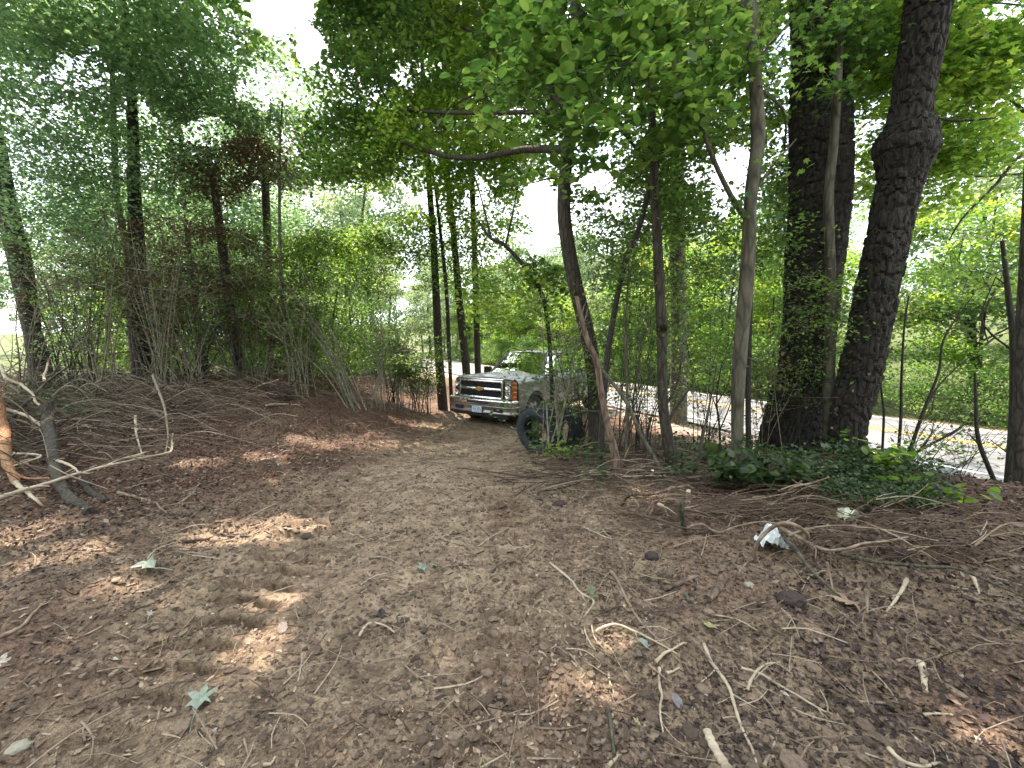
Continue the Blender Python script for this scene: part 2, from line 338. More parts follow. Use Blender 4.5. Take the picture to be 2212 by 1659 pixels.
# ================================================================== SETTING
def ground_mat():
    m, n, o = mat('dirt_and_forest_floor'); g = N(n, 'ShaderNodeNewGeometry'); pos = g.outputs['Position']
    big = noise(n, .9, 4, pos, .6); mid = noise(n, 5, 6, pos, .65); fine = noise(n, 38, 6, pos, .7); vf = noise(n, 170, 3, pos, .7)
    v = N(n, 'ShaderNodeTexVoronoi'); v.inputs['Scale'].default_value = 55; n.links.new(pos, v.inputs['Vector'])
    clay = ramp(n, mid.outputs[0], [(.28, (.06, .043, .033)), (.4, (.17, .125, .09)), (.54, (.31, .235, .17)), (.72, (.41, .31, .22))])
    red = ramp(n, mid.outputs[0], [(.3, (.10, .065, .052)), (.7, (.30, .195, .145))])
    bf = ramp(n, big.outputs[0], [(.45, (0, 0, 0)), (.62, (1, 1, 1))])
    c = mix(n, bf.outputs[0], clay.outputs[0], red.outputs[0])
    ff = ramp(n, fine.outputs[0], [(.36, (.25, .22, .22)), (.5, (.9, .88, .86)), (.7, (1.35, 1.28, 1.2))])
    c = mix(n, .85, c, ff.outputs[0], 'MULTIPLY')
    vfr = ramp(n, vf.outputs[0], [(.34, (.3, .28, .28)), (.52, (.95, .95, .95)), (.7, (1.45, 1.4, 1.3))]); c = mix(n, .7, c, vfr.outputs[0], 'MULTIPLY')
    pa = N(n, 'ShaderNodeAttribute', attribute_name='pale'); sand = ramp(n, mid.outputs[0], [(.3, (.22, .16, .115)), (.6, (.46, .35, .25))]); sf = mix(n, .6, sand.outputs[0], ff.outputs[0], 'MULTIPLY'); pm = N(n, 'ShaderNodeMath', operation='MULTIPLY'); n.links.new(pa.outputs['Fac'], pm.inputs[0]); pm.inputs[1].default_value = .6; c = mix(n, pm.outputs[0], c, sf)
    ru = N(n, 'ShaderNodeAttribute', attribute_name='groove_shade'); c = mix(n, ru.outputs['Fac'], c, mix(n, 1.0, c, (.55, .5, .48), 'MULTIPLY'))  # grooves darkened in the soil colour, standing in for weak shading
    at = N(n, 'ShaderNodeAttribute', attribute_name='forest')
    lit = ramp(n, v.outputs['Color'], [(0, (.045, .026, .022)), (.4, (.10, .055, .042)), (.75, (.16, .09, .06)), (1, (.22, .15, .1))])
    lit2 = mix(n, .7, lit.outputs[0], ff.outputs[0], 'MULTIPLY')
    c = mix(n, at.outputs['Fac'], c, lit2)
    gr = N(n, 'ShaderNodeAttribute', attribute_name='grassy'); gcol = ramp(n, fine.outputs[0], [(.3, (.04, .06, .02)), (.7, (.12, .16, .05))])
    c = mix(n, gr.outputs['Fac'], c, gcol.outputs[0])
    gv = N(n, 'ShaderNodeAttribute', attribute_name='gravel'); gvc = ramp(n, fine.outputs[0], [(.3, (.22, .17, .14)), (.55, (.42, .34, .29)), (.75, (.55, .47, .42))])
    c = mix(n, gv.outputs['Fac'], c, gvc.outputs[0])
    ad = N(n, 'ShaderNodeMath', operation='ADD'); n.links.new(fine.outputs[0], ad.inputs[0]); n.links.new(vf.outputs[0], ad.inputs[1])
    pbr(n, o, c, .93, 0, bump(n, ad.outputs[0], .8, .012), **{'Specular_IOR_Level': .25}); return m
def build_ground():
    a1 = np.linspace(-60, 60, 760); a0 = np.linspace(60, 300, 60)[1:-1]; ang = np.radians(np.concatenate([a1, a0])); na = len(ang)
    r = np.concatenate([np.geomspace(.7, 13, 520), np.geomspace(13, 40, 90)[1:], np.geomspace(40, 900, 50)[1:]]); nr = len(r)
    X = r[:, None] * np.sin(ang)[None]; Y = r[:, None] * np.cos(ang)[None]; Z = zg(X, Y)
    n = .88 * X + .47 * Y
    V = np.stack([X, Y, Z], -1).reshape(-1, 3); i = np.arange(nr - 1)[:, None] * na; j = np.arange(na)[None]; k = (j + 1) % na
    Q = np.stack([i + j, i + na + j, i + na + k, i + k], -1).reshape(-1, 4)[:, ::-1]
    c = len(V); V = np.vstack([V, [[0, 0, 0]]]); T = np.stack([np.full(na, c), (np.arange(na) + 1) % na, np.arange(na)], -1)[:, ::-1]
    mb = MB(); mb.add(V, Q); mb.f.append(T)
    o = mb.obj('ground', ground_mat(), smooth=True, kind='structure')
    me = o.data
    Xf, Yf, nf = X.ravel(), Y.ravel(), n.ravel()
    def att(nm, a):
        at = me.attributes.new(nm, 'FLOAT', 'POINT'); at.data.foreach_set('value', np.append(a, 0).astype(np.float32))
    d = np.hypot(Xf, Yf)
    nz = .5 * fbm(Xf * 1.3, Yf * 1.3, 4, 90)
    track = np.exp(-((Xf + .75 - .03 * Yf) / 2.0) ** 4)
    f = np.clip(ss(.0, .9, 1 - track + nz * 1.6 - .25) * ss(3.2, 6.0, Yf + nz * 2 + .3 * np.abs(Xf)) + .55 * ss(.12, .45, nz), 0, 1)
    f = np.where(Yf < 0, .3, f); f = np.maximum(f, ss(12, 16, Yf)); f = f * (1 - ss(9.2, 9.9, nf) * (1 - ss(17.3, 18, nf)))
    att('forest', f); att('pale', np.clip(np.exp(-((Xf + .98 - .06 * Yf * ss(5, 9, Yf)) / 1.25) ** 4) * ss(1.5, 3, Yf) + .5 * fbm(Xf * .8, Yf * .8, 3, 66), 0, 1)); att('groove_shade', groove_shade(Xf, Yf)); att('grassy', np.clip(ss(17.2, 18.3, nf + nz) * .8 + ss(20, 40, Yf) * .4 + ss(20, 34, d) * .6, 0, .9)); att('gravel', ss(9.0, 9.8, nf + nz * .8) * (1 - ss(17.0, 17.6, nf)))
    return o
build_ground()
# road: a strip along direction (-.47,.88), between n = 10.5 and 16.7
RN = np.array([.882, .471]); RD = np.array([-.471, .882])
def strip(name, n0, n1, t0, t1, lift, m, step=2.0, parent=None, wob=0, **kw):
    t = np.arange(t0, t1 + step, step); cols = np.linspace(n0, n1, 5)
    V = []
    for a in t:
        for q, c in enumerate(cols):
            cc = c + (wob * fbm(np.array([a * .6]), np.array([c]), 3, 8)[0] if q in (0, 4) else 0)
            p = RN * cc + RD * a; V.append((p[0], p[1], -.92 + lift + .04 * math.cos((c - 13.6) / 3.3 * 1.2)))
    k = 5; Q = [[i * k + j, i * k + j + 1, (i + 1) * k + j + 1, (i + 1) * k + j] for i in range(len(t) - 1) for j in range(4)]
    mb = MB(); mb.add(np.array(V), np.array(Q)); return mb.obj(name, m, parent, smooth=True, **kw)
m, n, o = mat('worn_asphalt'); g = N(n, 'ShaderNodeNewGeometry'); t1 = noise(n, 90, 3, g.outputs['Position'], .7); t2 = noise(n, .8, 5, g.outputs['Position'])
r1 = ramp(n, t1.outputs[0], [(.3, (.10, .10, .108)), (.7, (.19, .19, .205))]); r2 = ramp(n, t2.outputs[0], [(.35, (.7, .7, .72)), (.65, (1.1, 1.1, 1.1))])
pbr(n, o, mix(n, 1, r1.outputs[0], r2.outputs[0], 'MULTIPLY'), .8, 0, bump(n, t1.outputs[0], .5, .01)); M['asphalt'] = m
def paint(name, col):
    m, n, o = mat(name); g = N(n, 'ShaderNodeNewGeometry'); t = noise(n, 60, 4, g.outputs['Position'], .7)
    r = ramp(n, t.outputs[0], [(.34, (.2, .2, .2)), (.44, col)]); pbr(n, o, r.outputs[0], .6); return m
M['yellow'] = paint('worn_yellow_paint', (.62, .38, .05)); M['white'] = paint('worn_white_paint', (.75, .75, .73))
road = strip('road', 10.5, 16.75, -45, 150, .05, M['asphalt'], wob=.12, kind='structure')
for a in (14.05, 14.33): strip('yellow_line', a, a + .11, -45, 150, .056, M['yellow'], parent=road)
strip('white_edge_line', 11.1, 11.2, -45, 150, .056, M['white'], parent=road)
strip('white_edge_line', 16.5, 16.6, -45, 150, .056, M['white'], parent=road)

# ---- scattered ground stuff -------------------------------------------------
rg = np.random.default_rng(5)
def scatter(n, power=1.6, rmin=1.0, rmax=14, amax=57):
    u = rg.uniform(0, 1, n); r = rmin * (rmax / rmin) ** (u ** (1 / power)); a = np.radians(rg.uniform(-amax, amax, n)); return r * np.sin(a), r * np.cos(a)
def chunk_tpl():
    bm = bmesh.new(); bmesh.ops.create_icosphere(bm, subdivisions=1, radius=1); V = np.array([v.co[:] for v in bm.verts]); Fc = np.array([[v.index for v in f.verts] for f in bm.faces]); bm.free(); return V, Fc
CV, CF = chunk_tpl()
def chunks(mb, x, y, size, flat=.6, elong=1.0, sink=.3):
    n = len(x); s = size[:, None]
    sc = np.stack([rg.uniform(.7, 1.3, n) * elong, rg.uniform(.6, 1.1, n), rg.uniform(.5, 1., n) * flat], -1) * s
    V = CV[None] * (1 + rg.uniform(-.28, .28, (n, len(CV), 1))) * sc[:, None]
    a = rg.uniform(0, 2 * math.pi, n); c, q = np.cos(a)[:, None], np.sin(a)[:, None]
    X = V[..., 0] * c - V[..., 1] * q + x[:, None]; Y = V[..., 0] * q + V[..., 1] * c + y[:, None]; Z = V[..., 2] + (zg(x, y) + size * flat * (.5 - sink))[:, None]
    mb.add(np.stack([X, Y, Z], -1).reshape(-1, 3), (CF[None] + (np.arange(n) * len(CV))[:, None, None]).reshape(-1, 3), np.repeat(rg.uniform(0, 1, n), len(CV)))
def stuffmat(name, cols, rough=.9):
    m, n, o = mat(name); at = N(n, 'ShaderNodeAttribute', attribute_name='v'); g = N(n, 'ShaderNodeNewGeometry'); t = noise(n, 60, 4, g.outputs['Position'], .65)
    r = ramp(n, at.outputs['Fac'], [(i / (len(cols) - 1), c) for i, c in enumerate(cols)]); r2 = ramp(n, t.outputs[0], [(.3, (.5, .48, .47)), (.6, (1.1, 1.08, 1.05))])
    pbr(n, o, mix(n, .8, r.outputs[0], r2.outputs[0], 'MULTIPLY'), rough, 0, bump(n, t.outputs[0], .6, .006)); return m
M['clod'] = stuffmat('dirt_clod', [(.06, .042, .034), (.12, .085, .063), (.17, .12, .09), (.22, .16, .12)])
M['chip'] = stuffmat('bark_and_wood_chip', [(.05, .03, .025), (.12, .075, .055), (.17, .115, .08), (.38, .29, .21)])
M['pebble'] = stuffmat('pebble', [(.25, .2, .16), (.4, .34, .28), (.6, .55, .48)])
def onland(x, y, lim=9.6): k = (.88 * x + .47 * y) < lim; return x[k], y[k]
mb = MB(); x, y = onland(*scatter(15000, 1.3, 1.0, 11)); k = fbm(x * .9 + 3, y * .9, 3, 77) + rg.uniform(-.35, .35, len(x)) > -.12; x, y = x[k], y[k]
chunks(mb, x, y, rg.uniform(.006, .021, len(x)) * (1 + .9 * (rg.uniform(0, 1, len(x)) > .95)) * (1 + .05 * np.hypot(x, y))); mb.obj('dirt_clods', M['clod'], kind='stuff', label='loose reddish dirt clods and crumbs across the cleared ground', cat='dirt clods', smooth=False)
mb = MB(); x, y = onland(*scatter(5200, 1.4, 1.0, 12)); chunks(mb, x, y, rg.uniform(.005, .012, len(x)) * (1 + .06 * np.hypot(x, y)), .3, 3.0); mb.obj('wood_chips', M['chip'], kind='stuff', label='dark bark flakes and splintered wood chips on the dirt', cat='wood chips')
mb = MB(); x, y = onland(*scatter(420, 1.3, 1.0, 10)); chunks(mb, x, y, rg.uniform(.004, .011, len(x)) * (1 + .05 * np.hypot(x, y))); mb.obj('pebbles', M['pebble'], kind='stuff', label='small pale pebbles strewn over the brown dirt', cat='pebbles')
mb = MB(); x, y = onland(*scatter(75000, 1.5, .95, 12)); tkq = np.abs(x + .98 - .06 * y * ss(5, 9, y)); bare = (1 - ss(.9, 1.9, tkq + 1.2 * fbm(x * .9, y * .9, 3, 14))); k = rg.uniform(0, 1, len(x)) > .72 * bare; x, y, bare = x[k], y[k], bare[k]; C = np.stack([x, y, zg(x, y) + rg.uniform(.001, .01, len(x))], -1); leaves(mb, rg, C, .021, 'oval', .5, np.clip(rg.normal(.27, .2, len(C)) + .3 * bare + .45 * fbm(x * 1.3, y * 1.3, 3, 4) - .12 * ss(1, 3.5, x), 0, 1), svar=.7); mb.obj('soil_flakes', stuffmat('soil_and_bark_flakes', [(.04, .026, .025), (.105, .07, .058), (.24, .17, .125), (.45, .35, .26)]), kind='stuff', label='crumbly soil flakes, bark shreds and leaf fragments over the dirt', cat='soil flakes')
# dark matted debris on the right and along the edges of the track
mb = MB(); x, y = scatter(38000, 1.8, 1.3, 11); k = ((x > 1.0 + .2 * y + .8 * fbm(x, y, 3, 12)) | (x < -2.6 - .2 * y + .9 * fbm(x, y, 3, 13))) & (.88 * x + .47 * y < 9.4); x, y = x[k], y[k]; C = np.stack([x, y, zg(x, y) + rg.uniform(.003, .03, len(x))], -1); leaves(mb, rg, C, .032, 'oval', .6, rg.uniform(0, 1, len(C)) ** 1.6, svar=.7); mb.obj('matted_debris', stuffmat('dark_matted_debris', [(.03, .02, .022), (.07, .045, .045), (.13, .085, .07), (.24, .17, .13)]), kind='stuff', label='dark matted leaf and root debris along both sides of the track', cat='debris')
# dry leaf litter: thick on the bank and berm, thin on the track
mb = MB(); x, y = scatter(52000, 2.4, 1.0, 17); n_ = .88 * x + .47 * y
den = .008 + ss(1.5, 3.2, np.abs(x + .1) - .1 * 0) * ss(2.2, 4.5, y) + .5 * ss(3.5, 8, -x) + .3 * ss(2, 4, x)
k = (rg.uniform(0, 1, len(x)) < den) & ((n_ < 9.9) | (rg.uniform(0, 1, len(x)) < .22)) & (n_ < 10.6) ; x, y = x[k], y[k]

C = np.stack([x, y, zg(x, y) + rg.uniform(.002, .03, len(x))], -1); leaves(mb, rg, C, .042, 'oval', .45, rg.uniform(0, 1, len(C)) ** 3, svar=.6); mb.obj('leaf_litter', M['litter'], kind='stuff', label='brown dry leaf litter over the bank and the berm', cat='leaf litter')
# fine twigs and rootlets
mb = MB(); x, y = onland(*scatter(3200, 1.9, 1.2, 13))
for a, b in zip(x, y):
    L = rg.uniform(.05, .28) * (1 + .04 * b); th = rg.uniform(0, 6.28); p = np.array([a, b, zs(a, b) + .006]); e = p + [math.cos(th) * L, math.sin(th) * L, 0]; e[2] = hg(e[0], e[1]) + rg.uniform(0, .06)
    pts = wig(rg, [p, e], 5, .06); r = rg.uniform(.0015, .004) * (1 + .14 * b); add_tube(mb, pts, np.linspace(r, r * .5, 5), 3, rg.uniform(0, 1), False)
mb.obj('twigs', stuffmat('fine_twig', [(.08, .055, .04), (.22, .16, .12), (.42, .34, .26)]), kind='stuff', label='fine broken twigs and rootlets littering the clearing', cat='twigs')
# gravel and dead leaves on the road shoulder
mb = MB(); t = rg.uniform(-8, 26, 7000); nn = 10.1 + rg.normal(0, .45, 7000); nn = nn[(nn < 11.3)]; t = t[:len(nn)]; x = RN[0] * nn + RD[0] * t; y = RN[1] * nn + RD[1] * t
C = np.stack([x, y, np.maximum(zg(x, y), -.9) + .03], -1); leaves(mb, rg, C, .06, 'oval', .35, svar=.5); mb.obj('shoulder_leaves', M['litter'], kind='stuff', label='pale dead leaves and gravel drifted along the road shoulder', cat='leaf litter')
# ================================================================== TREES
# openings in the foliage through which the sky is seen (photo pixels)
GAPS = [(600, 20, 95, 62, 1), (665, 100, 38, 50, 1), (1185, 440, 58, 55, 1), (1195, 528, 40, 45, 1), (735, 455, 85, 42, 1), (850, 428, 50, 36, .9), (930, 440, 26, 40, .8), (1290, 392, 48, 26, .9), (1590, 365, 46, 62, .9),
        (640, 470, 45, 40, .8), (455, 285, 85, 34, .75), (180, 150, 85, 55, .6), (290, 250, 60, 40, .5), (400, 130, 60, 40, .45), (560, 180, 55, 60, .6), (870, 165, 30, 26, .8), (925, 150, 40, 30, .6), (1030, 420, 30, 40, .7), (1120, 250, 40, 22, .6),
        (45, 700, 62, 52, .93), (2160, 25, 50, 25, .8), (1245, 25, 34, 26, .8), (1700, 100, 36, 70, .7), (1735, 190, 12, 60, .6), (1330, 440, 26, 22, .7), (1560, 440, 25, 30, .7), (560, 420, 50, 40, .7), (500, 560, 30, 20, .4), (300, 450, 40, 20, .4), (1290, 590, 26, 30, .6)]
def open_sky(C, rng):
    x, y = to_px(C); k = np.ones(len(C), bool)
    for gx, gy, a, b, p in GAPS:
        d = ((x - gx) / a) ** 2 + ((y - gy) / b) ** 2 + .9 * fbm(x * .03, y * .03, 3, 5) + .25
        k &= ~((d < 1) & (rng.uniform(0, 1, len(C)) < p) & (C[:, 1] > 1.5))
    return k
def clumps(mb, rng, cen, rad, n, size, kind, flat=.35, tilt=.5, gap=True, road=.6, vbase=None):
    """leaf sprays round the given centres; returns nothing"""
    k = len(cen); cen = np.repeat(cen, n, 0); r = np.repeat(np.broadcast_to(rad, (k,)), n)
    u = rng.normal(0, .5, (len(cen), 3)); u[:, 2] *= flat; C = cen + u * r[:, None]
    C[:, 2] -= .25 * r * (u[:, 0] ** 2 + u[:, 1] ** 2)
    vb = np.repeat(rng.uniform(.15, .85, k), n) if vbase is None else vbase
    v = np.clip(vb + rng.normal(0, .16, len(C)), 0, 1)
    m = keep(C, rng, road) & (C[:, 2] > hg(C[:, 0], C[:, 1]) + .15)
    if gap: m &= open_sky(C, rng)
    leaves(mb, rng, C[m], size, kind, tilt, v[m])
def limb_path(rng, a, b, n=8, sag=.12, amp=.05):
    mid = (a + b) / 2; mid[2] += sag * np.linalg.norm(b - a); return wig(rng, [a, mid, b], n, amp)
def trunk_mesh(rng, pts, rad, m, seg=10, plates=False, dens=14, name='trunk', parent=None):
    L = np.linalg.norm(np.diff(pts[:, :3], axis=0), axis=1).sum(); n = int(max(8, L * dens)); p4 = np.column_stack([pts, rad]); q = crom(p4, n); p, r = q[:, :3], np.maximum(q[:, 3], .002)
    V, Q = tube(p, r, seg)
    V = V.reshape(n, seg, 3); th = np.arange(seg) / seg; s = np.linspace(0, L, n)
    U = np.repeat(th[None], n, 0) * 2 * math.pi * r.mean(); S = np.repeat(s[:, None], seg, 1)
    ctr = p[:, None]; d = V - ctr; dl = np.linalg.norm(d, axis=2, keepdims=True)
    h = .10 * fbm(np.cos(th * 6.283)[None] * 1.5 + S * .8, np.sin(th * 6.283)[None] * 1.5 + S * .3, 3, int(r[0] * 1000) % 97)
    V = ctr + d * (1 + h[..., None])
    if plates:
        Ux = th[None] * round(2 * math.pi * r.mean() / .075) + 0 * S; K = round(2 * math.pi * r.mean() / .075)
        i_ = np.floor(Ux); f1, f2, idv = worley(Ux + .35 * fbm(Ux, S * 5, 2, 3), S / .2, 33)
        pl = ss(.04, .25, f2 - f1) * (.6 + .6 * idv)
        V = V + d / np.maximum(dl, 1e-6) * (pl[..., None] - .5) * .036
    mb = MB(); mb.add(V.reshape(-1, 3), Q)
    return mb.obj(name, m, parent, smooth=not plates), p, r
def tree(name, label, pts, dep, wid, bk='bark', crown=(), limbs=(), cat='tree', seed=0, seg=10, plates=False, dens=14, group=None, flare=1.0, top=None, nlimb=9):
    """pts: photo pixels from the base upward, dep: metres ahead (one or per point), wid: widths in photo pixels"""
    rng = np.random.default_rng(seed + 100); n = len(pts); dep = [dep] * n if np.isscalar(dep) else dep; wid = [wid] * n if np.isscalar(wid) else wid
    W = np.array([P(a, b, d) for (a, b), d in zip(pts, dep)]); rad = np.array([w_ * d / F / 2 for w_, d in zip(wid, dep)])
    if top is not None:
        W = np.vstack([W, W[-1] + np.array(top)]); rad = np.append(rad, rad[-1] * .35)
    gz = zs(W[0, 0], W[0, 1]); W[0, 2] = gz - .12
    base = W[0].copy(); base[2] = gz; L = W - base
    e = empty(name, base, 0, label, cat, group)
    if flare > 1: rad[0] *= flare
    _, p, r = trunk_mesh(rng, L, rad, M[bk], seg, plates, dens, 'trunk' if cat != 'sapling' else 'stem', e)
    for lp in limbs:                             # (points, depth, width) in photo pixels
        lpts, ld, lw = lp[:3]; ld = [ld] * len(lpts) if np.isscalar(ld) else ld
        Q_ = np.array([P(a, b, d) for (a, b), d in zip(lpts, ld)]) - base; rr = np.linspace(1, .35, len(Q_)) * lw * np.mean(ld) / F / 2
        j = np.argmin(np.linalg.norm(p - Q_[0], axis=1)); Q_[0] = p[j]
        mb = MB(); q = crom(np.column_stack([Q_, rr]), 14); add_tube(mb, q[:, :3], q[:, 3], 6); mb.obj('limb', M[bk], e, smooth=True)
    nl = 0; tw = MB(); cr = {}
    for c in crown:
        if c[0] == 'w': _, cx, cy, cz, rx, ry, rz, k, ln, size, kd, mt, cr_ = c; gap = True; u = rng.normal(0, .52, (k, 3)); cen = np.array([cx, cy, cz]) + u * [rx, ry, rz]
        else:
            cx, cy, rx, ry, d0, dd, k, ln, size, kd, mt, cr_ = c; gap = True
            u = rng.uniform(-1, 1, (k, 2)); u *= (np.sqrt(rng.uniform(.0, 1, (k, 1))) / np.maximum(np.linalg.norm(u, axis=1, keepdims=True), .01)); D = d0 + rng.uniform(-dd, dd, k)
            cen = np.array([P(cx + a * rx, cy + b * ry, d) for (a, b), d in zip(u, D)])
        cen = cen[open_sky(cen, rng)]
        if len(cen) == 0: continue
        key = (mt,)
        if key not in cr: cr[key] = MB()
        clumps(cr[key], rng, cen, cr_, ln, size, kd)
        sub = cen[:: max(1, len(cen) // 70)] - base; sub = sub[np.argsort(np.min(np.linalg.norm(sub[:, None] - p[None], axis=2), axis=1))]
        nodes = list(p[3:]); nr = list(r[3:])
        for ql in sub:                           # each spray joins the nearest wood already grown
            A_ = np.array(nodes); dv = ql - A_; dist = np.linalg.norm(dv, axis=1) + 1.1 * np.maximum(0, .1 - dv[:, 2]); j = int(np.argmin(dist)); a = A_[j]; dist = np.linalg.norm(ql - a)
            if dist > 5: continue
            pa = limb_path(rng, a, ql, 8, .06, .05); r0 = min(nr[j] * .6, .005 + .007 * dist); rr = np.linspace(r0, max(.003, r0 * .35), 8)
            if nl < nlimb and dist > .9:
                mb = MB(); add_tube(mb, pa, rr, 5); mb.obj('limb', M[bk], e, smooth=True); nl += 1
            else: add_tube(tw, pa, rr, 4, cap=False)
            nodes += list(pa[2:]); nr += list(rr[2:])
            for _ in range(4):
                s0 = pa[rng.integers(3, 8)]; e1 = ql + rng.normal(0, .45, 3) * cr_; add_tube(tw, wig(rng, [s0, e1], 4, .06), np.linspace(.005, .002, 4), 3, cap=False)
    if tw.v: tw.obj('twigs', M[bk], e, kind='stuff')
    for (mt,), mb in cr.items():
        if mb.v:
            for q in mb.v: q -= base
            mb.obj('crown', M[mt], e)
    return e
LB, LL, LG, LF, LW = 'leaf_blue', 'leaf', 'leaf_bright', 'leaf_far', 'leaf_brown'
# crown rows: (px, py, rx, ry, distance, +-, clumps, leaves per clump, leaf size, shape, material, clump radius)
# ---- the big trees on the bank at the right
tree('pine_tree', 'thick dark straight pine with plated bark beside the leaning pine on the bank',
     [(1730, 990), (1718, 940), (1725, 861), (1735, 828), (1752, 649), (1765, 500), (1772, 350), (1768, 100), (1766, -150)], 6.8, [150, 132, 106, 100, 98, 104, 108, 90, 84], 'pine',
     [('w', 5.2, 9.5, 11.5, 3.4, 3.6, 2.2, 110, 60, .24, 'oval', LL, 1.0), (1690, 60, 160, 120, 7.9, 1.0, 30, 80, .10, 'ministar', LG, .55)], [([(1745, 640), (1715, 590)], 6.6, 14)], seed=1, seg=64, plates=True, dens=34, flare=1.25, top=(0, .2, 4))
tree('leaning_pine', 'dark pine leaning right with a swollen burl ring high on its trunk',
     [(1832, 1025), (1828, 952), (1841, 861), (1854, 828), (1919, 499), (1944, 385), (1955, 325), (1960, 285), (1966, 240), (1999, 50), (2040, -160)], 5.9, [78, 68, 68, 71, 70, 76, 104, 92, 66, 70, 68], 'pine',
     [('w', 8.0, 8.0, 10.5, 3.0, 3.4, 2.0, 80, 60, .24, 'oval', LL, 1.0), (2020, 120, 200, 160, 7.4, 1.2, 60, 90, .10, 'ministar', LG, .55)],
     [([(1975, 270), (2060, 260), (2150, 255)], 6.2, 8), ([(1968, 190), (2040, 120), (2160, 60)], 6.2, 8)], seed=2, seg=60, plates=True, dens=34, flare=1.2, top=(1.2, .3, 4))
tree('sapling_tree', 'thin pale sapling pressed against the right side of the thick pine', [(1797, 1005), (1790, 861), (1795, 640), (1790, 430), (1802, 300), (1812, 120), (1815, -40)], 6.1, [24, 22, 20, 18, 16, 14, 12], 'smooth', [(1815, 120, 70, 140, 6.3, .5, 16, 60, .09, 'ministar', LL, .4), (1770, 640, 60, 80, 5.9, .4, 14, 50, .06, 'oval', LL, .35)], seed=3)
tree('maple_tree', 'tall slim grey maple standing left of the thick pine with a side fork',
     [(1594, 1058), (1593, 1013), (1594, 866), (1600, 749), (1615, 574), (1622, 424), (1637, 300), (1630, 150), (1620, 0), (1614, -160)], 4.9, [32, 25, 26, 29, 28, 25, 27, 24, 22, 20], 'smooth',
     [(1600, 60, 190, 130, 5.6, .9, 50, 60, .085, 'ministar', LL, .45), (1500, 350, 140, 110, 5.6, .8, 34, 60, .08, 'ministar', LL, .4), (1680, 380, 60, 190, 8.0, .9, 70, 60, .08, 'ministar', LL, .45), (1560, 250, 120, 100, 8, 1, 40, 60, .08, 'ministar', LG, .45), ('w', 2.0, 7.4, 7.4, 2.6, 2.4, 1.3, 90, 70, .16, 'oval', LL, .8)],
     [([(1619, 480), (1582, 429), (1535, 330), (1508, 245), (1500, 215)], 4.9, 15), ([(1640, 140), (1670, 90), (1720, 30)], 4.9, 8), ([(1622, 430), (1660, 370), (1720, 300)], 4.9, 8)], seed=4, seg=16, dens=22, top=(-.2, .5, 5))
tree('slim_tree', 'slender black stem right behind the tall slim grey maple', [(1618, 1001), (1616, 866), (1619, 720), (1622, 624), (1630, 480)], 6.0, [12, 11, 10, 9, 6], 'dark_stem', [(1640, 520, 90, 120, 6.3, .5, 26, 50, .07, 'oval', LL, .4)], seed=5)
tree('dark_tree', 'dark straight tree with a V fork near its foot beyond the root pile',
     [(1455, 1045), (1449, 984), (1443, 949), (1432, 867), (1430, 720), (1429, 699), (1419, 499), (1411, 349), (1406, 150), (1399, 0)], 5.1, [30, 28, 25, 22, 21, 22, 19, 17, 14, 12], 'bark',
     [(1400, 90, 140, 130, 5.8, .7, 26, 60, .085, 'round', LL, .42), (1430, 420, 110, 120, 6.2, .9, 40, 60, .07, 'ministar', LL, .42), (1350, 450, 110, 150, 8.5, 1.0, 90, 60, .075, 'oval', LL, .5), (1500, 540, 90, 140, 8.5, 1.0, 60, 60, .075, 'oval', LL, .5)],
     [([(1446, 919), (1461, 881), (1502, 822)], 5.1, 9), ([(1461, 881), (1462, 830), (1475, 760)], 5.1, 7)], seed=6, seg=14, dens=20, top=(-.1, .4, 4))
tree('crooked_tree', 'thick dark crooked trunk rising from the thicket behind the worn tyres',
     [(1292, 940), (1285, 861), (1282, 808), (1269, 724), (1239, 599), (1219, 474), (1221, 374), (1236, 250), (1241, 125), (1238, -40)], 6.4, [38, 32, 30, 31, 31, 29, 27, 24, 18, 13], 'bark',
     [(1230, 110, 180, 130, 7.4, 1.0, 46, 70, .10, 'round', LL, .5), (1250, 330, 90, 100, 6.6, .5, 14, 50, .09, 'round', LL, .35), ('w', .3, 10, 9.2, 3.0, 2.8, 1.6, 90, 70, .2, 'oval', LL, .9),
      (830, 110, 150, 150, 9.0, 1.3, 95, 80, .095, 'ministar', LL, .6), (770, 310, 120, 85, 9.2, 1.0, 62, 100, .095, 'ministar', LL, .55), (930, 260, 120, 60, 8.6, .8, 40, 80, .09, 'ministar', LG, .5), (1050, 60, 110, 80, 8.6, .8, 44, 80, .09, 'ministar', LG, .5),
      ('w', -3.2, 9.6, 9.4, 2.8, 2.6, 1.2, 90, 70, .2, 'oval', LL, .9), ('w', -1.0, 7.0, 9.6, 2.6, 2.2, 1.2, 90, 70, .2, 'oval', LL, .9), ('w', 2.4, 5.6, 9.0, 2.2, 2.0, 1.2, 70, 70, .2, 'oval', LL, .9), ('w', 5.5, 4.5, 9.0, 2.4, 2.0, 1.2, 60, 70, .2, 'oval', LL, .9)],
     [([(1222, 400), (1195, 385), (1150, 395)], 6.4, 7), ([(1224, 320), (1150, 322), (1104, 327), (1060, 338), (1000, 342), (920, 327), (785, 270), (700, 225)], [6.4, 6.9, 7.2, 7.4, 7.7, 8, 8.6, 9], 15), ([(920, 327), (860, 230), (800, 110)], [8, 8.4, 8.8], 8), ([(1232, 250), (1120, 130), (1000, 60), (930, 20)], [6.4, 7.2, 8, 8.6], 11)], seed=7, seg=16, dens=20, top=(-.2, .6, 4))
